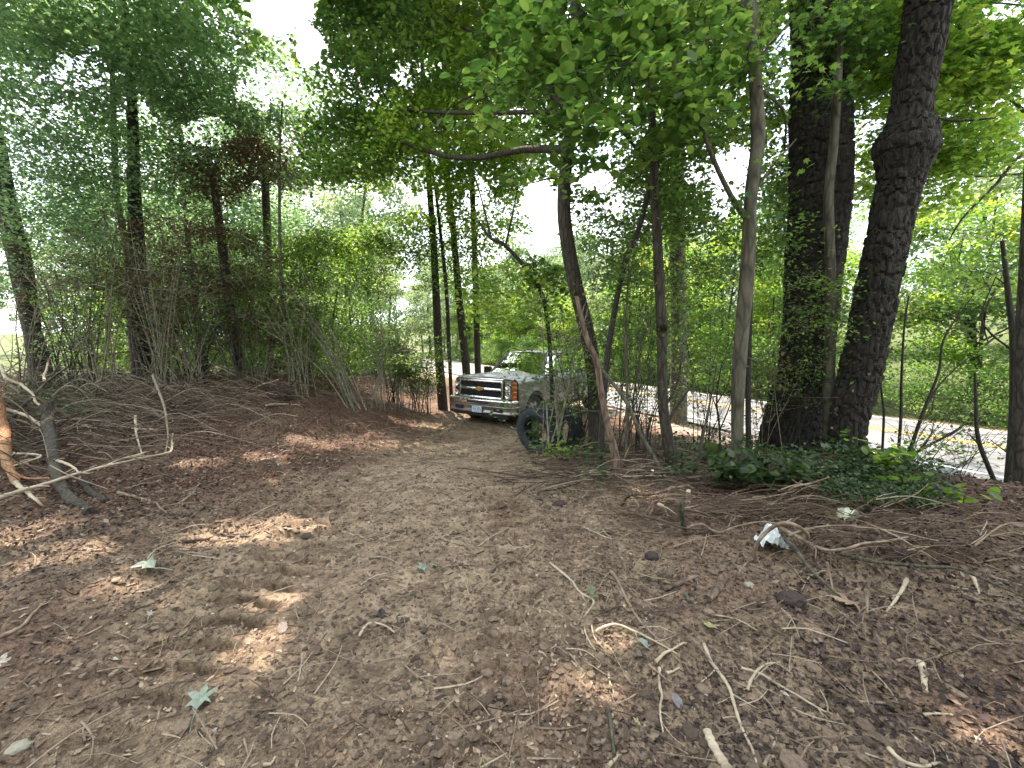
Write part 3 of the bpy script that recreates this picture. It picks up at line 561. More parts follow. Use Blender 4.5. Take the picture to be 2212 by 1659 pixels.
tree('peeling_tree', 'crooked reddish trunk with peeling pale bark in front of the tyres',
     [(1338, 1060), (1329, 984), (1311, 910), (1297, 837), (1288, 779), (1267, 729), (1245, 640)], 4.75, [22, 18, 15, 14, 13, 11, 8], 'redbark', (), [([(1335, 1040), (1345, 1000), (1362, 960)], 4.75, 6)], seed=8, seg=12, dens=30)
tree('forked_tree', 'thin dark leaning tree ending in a Y fork at the top edge',
     [(1296, 905), (1309, 799), (1323, 699), (1348, 574), (1378, 499), (1403, 409), (1428, 319), (1450, 220), (1463, 150), (1473, 65)], 5.4, [14, 13, 12, 12, 12, 12, 12, 11, 11, 12], 'dark_stem',
     (), [([(1473, 65), (1455, 30), (1436, -30)], 5.4, 8), ([(1473, 65), (1520, 0), (1560, -40)], 5.4, 8), ([(1410, 375), (1330, 270), (1260, 262), (1180, 285)], [5.4, 5.3, 5.2, 5.0], 6), ([(1420, 300), (1350, 130), (1430, 40)], 5.3, 5)], seed=9)
tree('slim_tree', 'mid-grey trunk seen dimly behind the V forked dark tree', [(1468, 850), (1466, 700), (1462, 500), (1462, 330), (1464, 100)], 12.5, [38, 34, 32, 28, 20], 'smooth', [(1470, 300, 150, 160, 12.5, 2, 50, 80, .14, 'oval', LL, .9), ('w', 4.0, 13.5, 10.5, 3, 3, 2, 50, 60, .24, 'oval', LL, 1)], seed=10, top=(0, 0, 3))
# ---- the three slim trunks behind the truck
tree('slim_tree', 'leftmost of the three slim trunks left of the pickup', [(957, 842), (947, 749), (939, 574), (924, 349), (915, 200), (910, 60)], 13.5, [22, 18, 15, 12, 10, 7], 'bark', [(900, 380, 130, 90, 13.2, 1.6, 90, 60, .12, 'ministar', LG, .7), (760, 500, 150, 60, 14, 2, 60, 60, .12, 'ministar', LL, .7), (860, 560, 190, 80, 14, 2, 80, 70, .11, 'oval', LL, .7), (700, 560, 90, 60, 14, 2, 40, 70, .11, 'oval', LG, .7), ('w', -3.4, 12.5, 12.2, 2.8, 2.6, 1.4, 80, 60, .22, 'oval', LL, 1)], seed=11, top=(0, 0, 3))
tree('slim_tree', 'middle of the three slim trunks, bending left above the pickup bonnet', [(1010, 830), (1007, 798), (992, 649), (979, 499), (964, 349), (958, 150)], 14.2, [20, 18, 16, 13, 11, 8], 'bark', [(1010, 150, 150, 130, 12.8, 1.8, 60, 80, .12, 'ministar', LL, .8), (1070, 400, 100, 130, 13.6, 1.6, 110, 70, .12, 'ministar', LG, .7), (960, 500, 90, 60, 14, 1.6, 34, 60, .11, 'oval', LL, .6), ('w', -1.4, 16, 11, 2.8, 3, 2.2, 60, 60, .24, 'oval', LL, 1)], seed=12, top=(0, 0, 3))
tree('slim_tree', 'rightmost of the three slim trunks, straight, just left of the pickup windscreen', [(1034, 830), (1032, 798), (1027, 599), (1019, 374), (1014, 200), (1008, 40)], 15.0, [15, 14, 13, 11, 9, 6], 'bark', [(1090, 230, 100, 170, 13.5, 1.8, 60, 80, .12, 'ministar', LG, .8), (1110, 600, 100, 100, 15, 2, 70, 70, .11, 'oval', LL, .7), (1170, 330, 70, 60, 14, 2, 30, 60, .11, 'oval', LG, .7)], seed=13, top=(0, 0, 3))
tree('sapling_tree', 'thin dark stem crossing between the left and middle slim trunks', [(975, 800), (965, 640), (954, 524), (939, 399), (925, 330)], 13.2, [8, 8, 7, 6, 5], 'dark_stem', [(900, 560, 60, 60, 13, 1, 14, 50, .1, 'oval', LL, .5)], seed=14)
tree('arching_tree', 'slim stem arching left over the pickup with two upright shoots',
     [(1196, 905), (1189, 773), (1174, 649), (1139, 584), (1089, 529), (1059, 514), (1034, 479)], 7.6, [10, 9, 9, 9, 8, 7, 4], 'dark_stem',
     [(1110, 640, 110, 75, 7.6, 1.0, 30, 34, .09, 'round', LG, .5), (1180, 590, 50, 50, 7.6, .4, 12, 50, .09, 'round', LL, .35)], [([(1064, 514), (1040, 430), (1014, 349)], 7.6, 5), ([(1092, 524), (1108, 460), (1119, 399)], 7.6, 5)], seed=15)
# ---- left wood edge
tree('tall_tree', 'thick dark trunk at the left edge leaning left in front of the bright gap', [(92, 800), (80, 760), (67, 699), (45, 574), (22, 480), (8, 400), (-20, 250)], 10.5, [44, 34, 30, 38, 34, 30, 24], 'bark',
     [(80, 130, 190, 170, 11, 2.2, 190, 70, .105, 'ministar', LB, .75), (90, 420, 170, 150, 10.5, 1.8, 170, 70, .085, 'oval', LB, .6), ('w', -10.5, 9, 10.5, 3.0, 2.8, 1.4, 90, 60, .22, 'oval', LB, 1), ('w', -6.5, 7.4, 10.3, 2.8, 2.2, 1.2, 90, 60, .22, 'oval', LB, 1)], seed=20, top=(-.4, 0, 4))
tree('dead_tree', 'massive black trunk behind the tangle of thin stems at left centre', [(322, 815), (319, 798), (309, 749), (300, 640), (296, 540), (290, 400), (284, 200)], 11.5, [48, 40, 36, 32, 28, 22, 16], 'pine',
     [(280, 90, 180, 130, 11.5, 2, 170, 66, .105, 'ministar', LB, .75), (270, 340, 190, 130, 11.5, 2, 170, 70, .085, 'oval', LB, .65), (330, 560, 260, 110, 11.5, 1.5, 120, 60, .075, 'oval', LW, .6), ('w', -7.5, 11, 11.5, 3, 2.6, 1.4, 80, 60, .22, 'oval', LB, 1)], seed=21, flare=1.3, top=(0, 0, 4))
tree('slim_tree', 'dark mid-sized trunk with rusty brown foliage left of the stem fan', [(518, 800), (514, 773), (494, 649), (484, 564), (469, 449), (449, 324)], 12.0, [22, 19, 18, 18, 15, 10], 'bark', [(500, 360, 120, 75, 11.8, 1.2, 80, 80, .095, 'oval', LW, .55), (470, 560, 110, 80, 12, 1, 40, 70, .09, 'oval', LW, .5), (480, 170, 150, 130, 12, 1.6, 110, 70, .11, 'ministar', LB, .65), (600, 560, 120, 90, 12.5, 1.5, 70, 70, .09, 'oval', LL, .6)], seed=22)
tree('slim_tree', 'pale thin trunk between the left edge trunk and the black trunk', [(290, 800), (280, 690), (274, 549), (252, 414), (244, 200), (240, 50)], 13, [12, 12, 12, 11, 9, 7], 'smooth', [(330, 180, 160, 140, 13, 2, 70, 90, .12, 'ministar', LB, .8)], seed=23, top=(0, 0, 2))
tree('slim_tree', 'grey trunk standing just behind the fan of leaning stems', [(590, 800), (584, 650), (579, 549), (574, 424), (566, 260)], 15.0, [18, 17, 16, 15, 10], 'bark', [(580, 330, 110, 120, 14.5, 2, 50, 80, .12, 'oval', LW, .8), (620, 260, 110, 160, 14, 2, 70, 70, .12, 'ministar', LB, .8)], seed=24)
tree('sapling_tree', 'thin whitish upright stem close to the stem fan', [(625, 800), (619, 749), (606, 574), (604, 350), (610, 220)], 11, [7, 6, 6, 5, 3], 'smooth', [(615, 320, 50, 90, 11, .6, 14, 40, .08, 'oval', LB, .4)], seed=25)
# ---- thin saplings, one label each
def sap(label, pts, dep, wid, bk='stem', crown=(), limbs=(), seed=50, cat='sapling'): return tree('sapling', label, pts, dep, wid, bk, crown, limbs, cat, seed, 6, False, 10)
sap('bare pole-like stem leaning left from the V forked tree up over the tyres', [(1446, 1050), (1414, 990), (1382, 934), (1352, 866), (1300, 799)], [4.95, 5.0, 5.05, 5.1, 5.2], [10, 10, 9, 9, 7], 'smooth', seed=51)
sap('slim upright green stem between the peeling trunk and the V forked tree', [(1351, 1030), (1355, 866), (1352, 720), (1362, 520)], 5.1, [7, 7, 6, 3], seed=52, crown=[(1340, 560, 60, 70, 5.3, .4, 16, 40, .07, 'oval', LL, .35)])
sap('pale slanting pole between the V forked tree and the slim grey maple', [(1499, 1044), (1519, 940), (1537, 852), (1548, 790)], 5.0, [8, 6, 4, 3], 'smooth', seed=53)
sap('black branching shrub stem in front of the road left of the slim grey maple', [(1558, 965), (1554, 920), (1548, 860), (1560, 780)], 6.6, [6, 5, 4, 2], 'dark_stem', limbs=[([(1556, 935), (1575, 880), (1590, 830)], 6.6, 4), ([(1552, 890), (1535, 850), (1520, 830)], 6.6, 3), ([(1550, 870), (1572, 830), (1580, 790)], 6.6, 3)], seed=54)
sap('thin stem with a bud ball just right of the leaning pine', [(1903, 1042), (1909, 909), (1907, 870), (1900, 818), (1890, 790)], 6.0, [5, 5, 4, 4, 2], 'dark_stem', seed=55)
sap('thin dark stem standing before the yellow lines, first tall one past the leaning pine', [(1933, 1046), (1945, 921), (1947, 830), (1953, 709), (1963, 640)], 6.2, [6, 6, 5, 4, 3], 'dark_stem', seed=56, crown=[(1970, 650, 60, 40, 6.4, .3, 5, 30, .07, 'oval', LG, .35)])
sap('whip-like stem leaning far right out of the roadside clump', [(1934, 1046), (1988, 906), (2027, 806), (2040, 730), (2100, 640)], 6.2, [6, 6, 5, 4, 2], 'dark_stem', seed=57)
sap('low stem sloping right across the near road lane', [(1900, 1040), (1960, 990), (2070, 927), (2100, 890)], 6.1, [7, 6, 5, 3], 'dark_stem', limbs=[([(1990, 975), (2010, 940), (2020, 900)], 6.1, 3)], seed=58)
sap('curved stem bending up over the road at the right', [(1945, 1046), (1972, 960), (2010, 860), (2060, 800), (2150, 730)], 6.3, [5, 5, 4, 3, 2], 'dark_stem', seed=59)
sap('dead broken snag with knots beside the right edge saplings', [(2174, 1108), (2152, 1052), (2114, 952), (2108, 870), (2106, 806)], 5.3, [9, 9, 8, 6, 5], 'dark_stem', limbs=[([(2120, 965), (2090, 935)], 5.3, 5), ([(2160, 1075), (2190, 1000), (2140, 950)], 5.2, 6)], seed=60)
sap('slim dark trunk just inside the right edge', [(2172, 1110), (2187, 921), (2189, 739), (2179, 648), (2165, 520)], 5.0, [14, 13, 12, 10, 7], 'dark_stem', limbs=[([(2187, 760), (2140, 720), (2120, 680), (2150, 600)], 5.0, 5), ([(2185, 700), (2215, 640)], 5, 5)], seed=61, crown=[(2130, 560, 90, 60, 5.2, .5, 8, 40, .08, 'oval', LL, .4)])
sap('thick dark trunk cut by the right edge', [(2200, 1120), (2203, 1000), (2205, 770), (2215, 560), (2225, 300)], 4.6, [24, 22, 20, 18, 14], 'bark', seed=62)
# the vine-like dark branches over the right background belong to one overhanging tree
tree('maple_tree', 'yellow-green maple overhanging the road at the right with curling dark branches',
     [(2330, 1000), (2330, 700), (2320, 400), (2300, 150), (2280, -60)], 7.6, [30, 28, 26, 22, 18], 'bark',
     [(2060, 230, 170, 150, 7.6, 1.1, 120, 90, .10, 'ministar', LG, .55), (2150, 90, 110, 120, 7.2, 1, 60, 90, .10, 'ministar', LG, .55), (1960, 380, 110, 80, 8.0, 1, 50, 80, .10, 'ministar', LG, .5), (2110, 600, 100, 50, 7.6, .6, 16, 60, .09, 'oval', LL, .5), (1880, 90, 60, 120, 7.6, .8, 34, 80, .1, 'ministar', LL, .5)],
     [([(2325, 300), (2212, 330), (2150, 400), (2080, 470), (2050, 520)], 7.6, 8), ([(2320, 360), (2212, 240), (2120, 180), (2020, 200)], 7.5, 9), ([(2320, 560), (2200, 590), (2140, 640), (2125, 700), (2135, 740)], 7.4, 7), ([(2150, 400), (2105, 380), (2080, 330)], 7.6, 5)], seed=26, dens=8, nlimb=2)
# ================================================================== THICKETS AND THE WOOD BEHIND
rt = np.random.default_rng(77)
def clump_stems(label, base, n, fan, h, dep, wid, bk, leafy, seed, name='shrub', mt=LL, cat='shrub', lsz=.06):
    """many stems from one stool; base in photo pixels, fan = leaning range in metres at the top"""
    rng = np.random.default_rng(seed); b = P(base[0], base[1], dep); b[2] = zs(b[0], b[1]); e = empty(name, b, 0, label, cat)
    lf = MB(); st_all = MB()
    for i in range(n):
        x0 = np.array([rng.normal(0, .12), rng.normal(0, .12), -.05]); hh = h * rng.uniform(.55, 1.0); t = np.array([rng.uniform(*fan), rng.uniform(-.5, .5), hh]); mid = x0 + (t - x0) * .5; mid[:2] -= (t[:2]) * .12
        pts = wig(rng, [x0, mid, x0 + t], 14, .012); r0 = wid * 1.3 * rng.uniform(.5, 1.1); mb = MB(); add_tube(mb, pts, np.linspace(r0, r0 * .25, 14), 5); mb.obj('stem', M[bk], e, smooth=True)
        for _ in range(7):
            k = rng.integers(4, 13); s0 = pts[k]; d = rng.normal(0, .28, 3); d[2] = abs(d[2]) * .8; add_tube(st_all, wig(rng, [s0, s0 + d * (1 + hh * .12)], 4, .08), np.linspace(r0 * .4, .003, 4), 3, cap=False)
        if leafy:
            cen = pts[rng.integers(7, 14, leafy)] + rng.normal(0, .18, (leafy, 3)) + b; clumps(lf, rng, cen, .3, 22, lsz, 'oval', .5, .6)
    st_all.obj('twigs', M[bk], e, kind='stuff')
    if lf.v:
        for q in lf.v: q -= b
        lf.obj('foliage', M[mt], e)
    return e
clump_stems('fan of long bare poles leaning left at the berm edge beside the track', (772, 838), 13, (-2.9, -.9), 4.6, 10.8, .022, 'pale_stem', 3, 201)
clump_stems('second smaller fan of pale poles just right of the leaning pole fan', (815, 840), 8, (-.9, .5), 3.6, 11.2, .014, 'pale_stem', 5, 202)
clump_stems('dense spray of thin stems right behind the ring tyre', (1182, 968), 9, (-.25, .75), 2.9, 6.1, .012, 'pale_stem', 3, 203)
clump_stems('bushy tangle of stems between the tyres and the crooked trunk', (1250, 960), 12, (-.5, .9), 2.3, 6.5, .009, 'dark_stem', 6, 204)
clump_stems('dark multi-stemmed shrub between the peeling trunk and the pole', (1390, 962), 8, (-.5, .6), 1.9, 6.6, .012, 'dark_stem', 2, 205)
clump_stems('fine-stemmed shrub in front of the road left of the thick pine', (1655, 985), 7, (-.7, .4), 2.2, 6.6, .006, 'dark_stem', 5, 206)
clump_stems('twiggy clump at the roadside between leaning pine and right edge', (1936, 1046), 10, (-.2, 1.7), 1.7, 6.2, .007, 'dark_stem', 2, 207)
clump_stems('spindly bush before the lit road near the right edge', (2060, 1075), 7, (-.8, .9), 1.5, 5.6, .005, 'dark_stem', 2, 208)
clump_stems('slender stems rising in front of the V forked trunk', (1400, 1035), 6, (-.5, .5), 3.4, 5.2, .007, 'stem', 3, 209)
clump_stems('thin whips on the shoulder beyond the pale slanting pole', (1530, 985), 7, (-.7, .7), 1.6, 6.6, .005, 'dark_stem', 1, 210)
clump_stems('leafy understory bush behind the truck bonnet at left', (900, 850), 12, (-1.2, 1.0), 3.0, 12.5, .012, 'stem', 9, 211, lsz=.09)
clump_stems('bush beneath the slim maple, leafy, before the far lane', (1520, 930), 8, (-.7, .7), 3.4, 8.3, .009, 'dark_stem', 7, 212, lsz=.08)
clump_stems('tall whippy bush right of the crooked trunk', (1370, 930), 9, (-.6, 1.0), 4.2, 7.2, .010, 'stem', 8, 213, lsz=.08)
clump_stems('shrub at the foot of the thick pine with fine hanging leaves', (1690, 990), 7, (-.5, 1.2), 3.0, 6.2, .007, 'dark_stem', 8, 214, lsz=.055)
clump_stems('dark bush at the far left below the bright gap', (150, 815), 14, (-1.4, 1.6), 3.6, 9.8, .014, 'dark_stem', 8, 215, mt=LB, lsz=.08)
clump_stems('tall tangled bush in front of the massive black trunk', (330, 825), 16, (-1.8, 1.6), 4.2, 10.0, .016, 'pale_stem', 8, 216, mt=LW, lsz=.08)
clump_stems('brushy thicket between the black trunk and the brown-leaved trunk', (430, 820), 16, (-1.6, 1.6), 3.8, 10.6, .013, 'dark_stem', 8, 217, mt=LB, lsz=.08)
clump_stems('thicket in front of the brown-leaved trunk base', (560, 820), 14, (-1.3, 1.3), 3.6, 11.0, .014, 'pale_stem', 8, 218, mt=LW, lsz=.08)
clump_stems('mixed bush just left of the leaning pole fan', (660, 825), 14, (-1.3, 1.0), 3.4, 11.5, .012, 'stem', 10, 219, mt=LL, lsz=.085)
clump_stems('bush behind the second pole fan, green leaved', (850, 835), 12, (-1.0, 1.0), 2.9, 13.0, .012, 'dark_stem', 10, 220, mt=LL, lsz=.09)
clump_stems('small bush left of the slim trunks showing the lit road between stems', (920, 845), 10, (-.6, .6), 2.0, 12.5, .009, 'dark_stem', 4, 221, mt=LL, lsz=.08)
clump_stems('leaning bare poles in front of the left edge trunk', (230, 830), 12, (-1.8, 1.2), 4.6, 9.2, .015, 'pale_stem', 2, 222)
for i, (lb, bx, by, n_, fan_, h_, dp) in enumerate([('bare pole thicket at the far left edge', 40, 830, 12, (-1.2, 1.6), 3.6, 8.6), ('crossing pale stems left of the black trunk', 200, 825, 14, (-1.4, 1.4), 4.2, 9.6), ('upright stems right in front of the black trunk', 350, 822, 13, (-1.0, 1.2), 4.4, 9.4),
        ('slender leaning stems between black trunk and brown-leaved tree', 420, 830, 13, (-1.6, .8), 4.0, 9.8), ('stems rising around the foot of the brown-leaved tree', 520, 830, 13, (-1.5, 1.0), 3.8, 10.2), ('stems rising just left of the pole fan foot', 650, 835, 12, (-1.6, .6), 3.8, 10.6), ('thin poles standing at the right end of the left thicket', 860, 842, 10, (-.7, .7), 3.0, 12.4),
        ('stems crowding between the crooked and the V forked trunks', 1345, 985, 9, (-.5, .8), 3.2, 6.0), ('bare whips before the road right of the slim maple', 1655, 985, 7, (-.6, .5), 2.4, 6.4)]):
    clump_stems(lb, (bx, by), n_, fan_, h_, dp, .014 if i < 7 else .007, ['pale_stem', 'stem', 'pale_stem'][i % 3], 2, 230 + i, mt=[LW, LL][i % 2], lsz=.07)
# generic woodland trees: five kinds, copied with all their parts
def proto(name, h, cr, cz0, nclump, nleaf, size, mt, bk, seed, tr=.14, shape_='oval', crd=1.3):
    rng = np.random.default_rng(seed); e = bpy.data.objects.new(name, None); COL.objects.link(e)
    pts = wig(rng, [[0, 0, -.4], [rng.normal(0, .2), rng.normal(0, .2), h * .5], [rng.normal(0, .4), rng.normal(0, .4), h]], 18, .01); r = np.linspace(tr, .03, 18)
    mb = MB(); add_tube(mb, pts, r, 8); mb.obj('trunk', M[bk], e, smooth=True)
    lf = MB(); tw = MB(); k = nclump; u = rng.normal(0, 1, (k, 3)); u /= np.linalg.norm(u, axis=1)[:, None]; u *= rng.uniform(.35, 1, (k, 1)) ** .5
    cen = np.stack([u[:, 0] * cr, u[:, 1] * cr, cz0 + (h - cz0) * (.5 + .5 * u[:, 2])], -1)
    cen[:, :2] *= (1 - .35 * np.clip((cen[:, 2] - cz0) / (h - cz0), 0, 1))[:, None]
    cc = np.repeat(cen, nleaf, 0); o3 = rng.normal(0, .5, (len(cc), 3)) * [1, 1, .4] * crd; C = cc + o3; v = np.clip(np.repeat(rng.uniform(.1, .9, k), nleaf) + rng.normal(0, .15, len(C)), 0, 1)
    leaves(lf, rng, C, size, shape_, .6, v)
    for q in cen[::3]:
        j = int(np.clip(np.argmin(np.abs(pts[:, 2] - (q[2] - .5 * np.hypot(q[0], q[1])))), 2, 16)); add_tube(tw, limb_path(rng, pts[j], q, 6), np.linspace(r[j] * .4, .008, 6), 4, cap=False)
    tw.obj('branches', M[bk], e, kind='stuff'); lf.obj('crown', M[mt], e); return e
def copy_thing(o):
    c = o.copy(); COL.objects.link(c)
    for ch in o.children:
        d = ch.copy(); COL.objects.link(d); d.parent = c
    return c
def plant(pr, places, label, group, cat='tree'):
    for i, (x, y, s, rz, zs_) in enumerate(places):
        o = pr if i == 0 else copy_thing(pr); o.location = (x, y, float(hg(x, y)) - .05); o.rotation_euler = (0, 0, rz); o.scale = (s, s, s * zs_)
        tag(o, label, cat, group)
def spots(n, xr, yr, smin=.8, smax=1.25, cond=None, seed=1, mind=1.6):
    rng = np.random.default_rng(seed); L = []; tries = 0
    while len(L) < n and tries < 6000:
        tries += 1; x = rng.uniform(*xr); y = rng.uniform(*yr)
        if cond and not cond(x, y): continue
        if any((x - a[0]) ** 2 + (y - a[1]) ** 2 < mind ** 2 for a in L): continue
        L.append((x, y, rng.uniform(smin, smax), rng.uniform(0, 6.28), rng.uniform(.85, 1.2)))
    return L
nn = lambda x, y: .88 * x + .47 * y
pA = proto('woodland_tree', 12, 2.8, 3.4, 75, 110, .17, LB, 'bark', 301, .13)
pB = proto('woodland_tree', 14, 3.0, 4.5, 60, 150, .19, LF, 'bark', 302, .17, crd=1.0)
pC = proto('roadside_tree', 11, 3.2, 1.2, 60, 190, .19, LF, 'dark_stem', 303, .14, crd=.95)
pD = proto('roadside_tree', 8.5, 2.6, .8, 48, 170, .15, LG, 'dark_stem', 304, .08, crd=.9)
pE = proto('understory_shrub', 3.2, 1.6, .2, 45, 100, .10, LL, 'stem', 305, .03, crd=.8)
pF = proto('roadside_shrub', 2.6, 1.5, .1, 34, 110, .11, LL, 'stem', 306, .03, crd=.8)
# left wood, between the clearing and the road
plant(pA, spots(10, (-24, -5.5), (14.5, 30), .85, 1.15, lambda x, y: nn(x, y) < 8 and not (math.degrees(math.atan2(x, y)) < -47) and math.degrees(math.atan2(x, y)) < -27, 11, 2.2), 'bluish green tree in the left wood behind the brush edge', 'trees of the left wood')
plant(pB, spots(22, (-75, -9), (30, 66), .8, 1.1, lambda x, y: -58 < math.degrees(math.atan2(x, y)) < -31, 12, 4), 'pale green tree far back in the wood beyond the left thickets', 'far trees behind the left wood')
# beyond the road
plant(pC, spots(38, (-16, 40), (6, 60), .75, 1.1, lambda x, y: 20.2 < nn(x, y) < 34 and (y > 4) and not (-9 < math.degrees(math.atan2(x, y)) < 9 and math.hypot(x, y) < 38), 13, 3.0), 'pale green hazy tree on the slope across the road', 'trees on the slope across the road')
plant(pD, spots(22, (-22, 24), (6, 55), .6, .95, lambda x, y: 18.9 < nn(x, y) < 20.6 and y > 4, 14, 1.7), 'bright yellow-green small tree at the far edge of the road', 'small trees lining the far road edge')
plant(pE, spots(26, (-17, -2), (13.5, 26), .8, 1.2, lambda x, y: nn(x, y) < 8.6 and math.degrees(math.atan2(x, y)) > -46 and not math.degrees(math.atan2(x, y)) > -17, 15, 1.2), 'green understory shrub beneath the trees left of the track', 'understory shrubs left of the track')
plant(pF, spots(30, (-16, 24), (4, 50), .6, 1.0, lambda x, y: 17.9 < nn(x, y) < 18.8, 16, 1.1), 'leafy shrub spilling over the far verge of the road', 'shrubs along the far verge')
# far central trees closing the view down the road
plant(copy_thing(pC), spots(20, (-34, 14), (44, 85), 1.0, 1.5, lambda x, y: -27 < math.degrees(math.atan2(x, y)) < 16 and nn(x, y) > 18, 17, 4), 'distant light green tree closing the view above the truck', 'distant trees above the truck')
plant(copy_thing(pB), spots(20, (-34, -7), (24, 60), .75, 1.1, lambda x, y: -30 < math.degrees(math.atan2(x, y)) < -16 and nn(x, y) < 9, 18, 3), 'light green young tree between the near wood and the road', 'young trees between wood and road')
# ground cover on the bank: leafy plants
mb = MB(); rng = np.random.default_rng(91); n = 900; px = rng.uniform(1240, 2010, n); py = rng.uniform(965, 1075, n); cen = []
for a, b in zip(px, py):
    g0 = G(a, b)
    if nn(g0[0], g0[1]) < 9.2 and fbm(np.array([g0[0] * 1.5]), np.array([g0[1] * 1.5]), 2, 6)[0] > -.12: cen.append(g0 + [0, 0, rng.uniform(.08, .3)])
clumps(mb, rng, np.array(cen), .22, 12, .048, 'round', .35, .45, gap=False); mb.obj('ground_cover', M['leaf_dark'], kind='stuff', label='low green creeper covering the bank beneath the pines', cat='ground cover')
mb = MB(); cen = []
for a, b in zip(rng.uniform(1780, 2030, 300), rng.uniform(1030, 1110, 420)[:300]):
    g0 = G(a, b)
    if nn(g0[0], g0[1]) < 9.3: cen.append(g0 + [0, 0, rng.uniform(.05, .25)])
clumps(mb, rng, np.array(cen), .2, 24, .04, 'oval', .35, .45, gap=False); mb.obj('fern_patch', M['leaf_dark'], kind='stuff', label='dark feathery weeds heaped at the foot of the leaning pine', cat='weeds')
def small_plant(label, px, py, n, h, size, kd='round', mt=LL, seed=0, dep=None, spread=.25):
    g0 = G(px, py) if dep is None else P(px, py, dep); g0[2] = zs(g0[0], g0[1]); rng = np.random.default_rng(seed); e = empty('leafy_plant', g0, 0, label, 'plant'); st = MB(); lf = MB()
    for i in range(n):
        t = np.array([rng.normal(0, spread), rng.normal(0, spread), h * rng.uniform(.5, 1)]); pts = wig(rng, [[0, 0, 0], t * [.4, .4, .6], t], 6, .03); add_tube(st, pts, np.linspace(.004, .0015, 6), 3)
        C = pts[rng.integers(2, 6, 9)] + rng.normal(0, .045, (9, 3)); leaves(lf, rng, C, size, kd, .5)
    st.obj('stems', M['stem'], e); lf.obj('foliage', M[mt], e); return e
small_plant('dark blue-green leafy shrub in front of the truck wheel and ring tyre', 1150, 962, 26, 1.0, .085, 'round', LB, 401, 6.9, .26)
small_plant('yellow-green weed at the foot of the thin stem spray', 1215, 1000, 12, .35, .07, 'oval', LG, 402)
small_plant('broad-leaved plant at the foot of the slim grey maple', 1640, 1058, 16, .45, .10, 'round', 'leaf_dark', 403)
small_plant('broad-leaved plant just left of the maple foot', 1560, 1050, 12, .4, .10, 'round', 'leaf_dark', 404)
small_plant('bright leafy sprig on the bank edge right of the leaning pine', 1905, 1045, 8, .55, .10, 'round', LG, 405)
small_plant('bright low sprig at the right end of the fern patch', 2010, 1095, 8, .25, .10, 'round', LG, 406)
small_plant('uprooted grey-leaved sprig lying in the brush at the left', 165, 915, 12, .35, .09, 'round', LB, 407, None, .2)
small_plant('low green weeds where the track meets the second pole fan', 880, 850, 22, .4, .08, 'oval', 'leaf_dark', 408, None, .6)
# near big leaves hanging at the top middle: separate leaves on one twig system
def near_leaves(owner, regions, seed, n, mt, kd):
    rng = np.random.default_rng(seed); b = np.array(owner.location); tw = MB(); cnt = 0; meshes = []
    for q in range(6):
        mb = MB(); V0, F0 = SH[kd]; mb.add((V0 - [0, .5, 0]), F0, .15 + q * .14); meshes.append(mb.mesh('leaf_blade', M[mt]))
    rest = MB()
    for (px, py, rx, ry, d0, dd, k, size) in regions:
        for i in range(k):
            a = P(px + rng.uniform(-1, 1) * rx, py + rng.uniform(-1, 1) * ry, d0 + rng.uniform(-dd, dd)); dr = np.array([rng.normal(-.6, .4), rng.normal(-.1, .3), rng.normal(-.1, .12)]); e1 = a + dr * .55
            pts = wig(rng, [a, e1], 8, .04); add_tube(tw, pts - b, np.linspace(.005, .0015, 8), 3, cap=False)
            C = np.repeat(pts[1:], 3, 0) + rng.normal(0, .05, (21, 3)); C = C[keep(C, rng) & open_sky(C, rng)]
            for c in C:
                if cnt < n:
                    o = bpy.data.objects.new('leaf', meshes[rng.integers(6)]); COL.objects.link(o); o.parent = owner; o.location = c - b
                    o.rotation_euler = (rng.normal(-.25, .4), rng.normal(0, .4), rng.uniform(0, 6.28)); s = size * rng.uniform(.6, 1.25); o.scale = (s, s, s); cnt += 1
                else: leaves(rest, rng, (c - b)[None], size, kd, .45)
    tw.obj('twigs', M['dark_stem'], owner, kind='stuff')
    if rest.v: rest.obj('foliage', M[mt], owner, kind='stuff')
o = [q for q in bpy.data.objects if q.name == 'forked_tree'][0]
near_leaves(o, [(1330, 60, 200, 90, 4.3, .5, 55, .105), (1230, 220, 170, 90, 4.5, .5, 30, .10), (1500, 130, 130, 120, 4.5, .5, 30, .10), (1260, 330, 60, 60, 4.6, .3, 7, .10), (1500, 260, 90, 70, 4.8, .4, 18, .1)], 501, 300, LL, 'round')

# unseen leaf mass added behind and beside the camera to cut sky light
def wood_mass():
    rng = np.random.default_rng(700); mb = MB(); tk = MB()
    for k in range(34):
        a = R(rng.uniform(66, 294)); d = rng.uniform(6.5, 15); x, y = d * math.sin(a), d * math.cos(a); g_ = float(hg(x, y)); H_ = rng.uniform(8, 13)
        if nn(x, y) > 8.5 and nn(x, y) < 19: continue
        add_tube(tk, wig(rng, [[x, y, g_ - .2], [x, y, g_ + H_ * .5], [x, y, g_ + H_]], 8, .02), np.linspace(.14, .04, 8), 6)
        u = rng.normal(0, .5, (60, 3)); cen = np.array([x, y, g_ + H_ * .55]) + u * [2.6, 2.6, H_ * .42]; cen = cen[np.hypot(cen[:, 0], cen[:, 1]) > 3.5]; cc = np.repeat(cen, 36, 0); C = cc + rng.normal(0, .5, cc.shape) * [1, 1, .5]; C = C[keep(C, rng)]; qx, qy = to_px(C); C = C[~((C[:, 1] > -.5) & (qx > -500) & (qx < 2700) & (qy > -300))]; leaves(mb, rng, C, .3, 'oval', .6)
    o = mb.obj('unseen_wood', M['leaf'], label='unseen green wood added behind the viewpoint to hold back sky light', cat='wood', kind='stuff'); t = tk.obj('trunks', M['bark'], o, kind='stuff')
wood_mass()
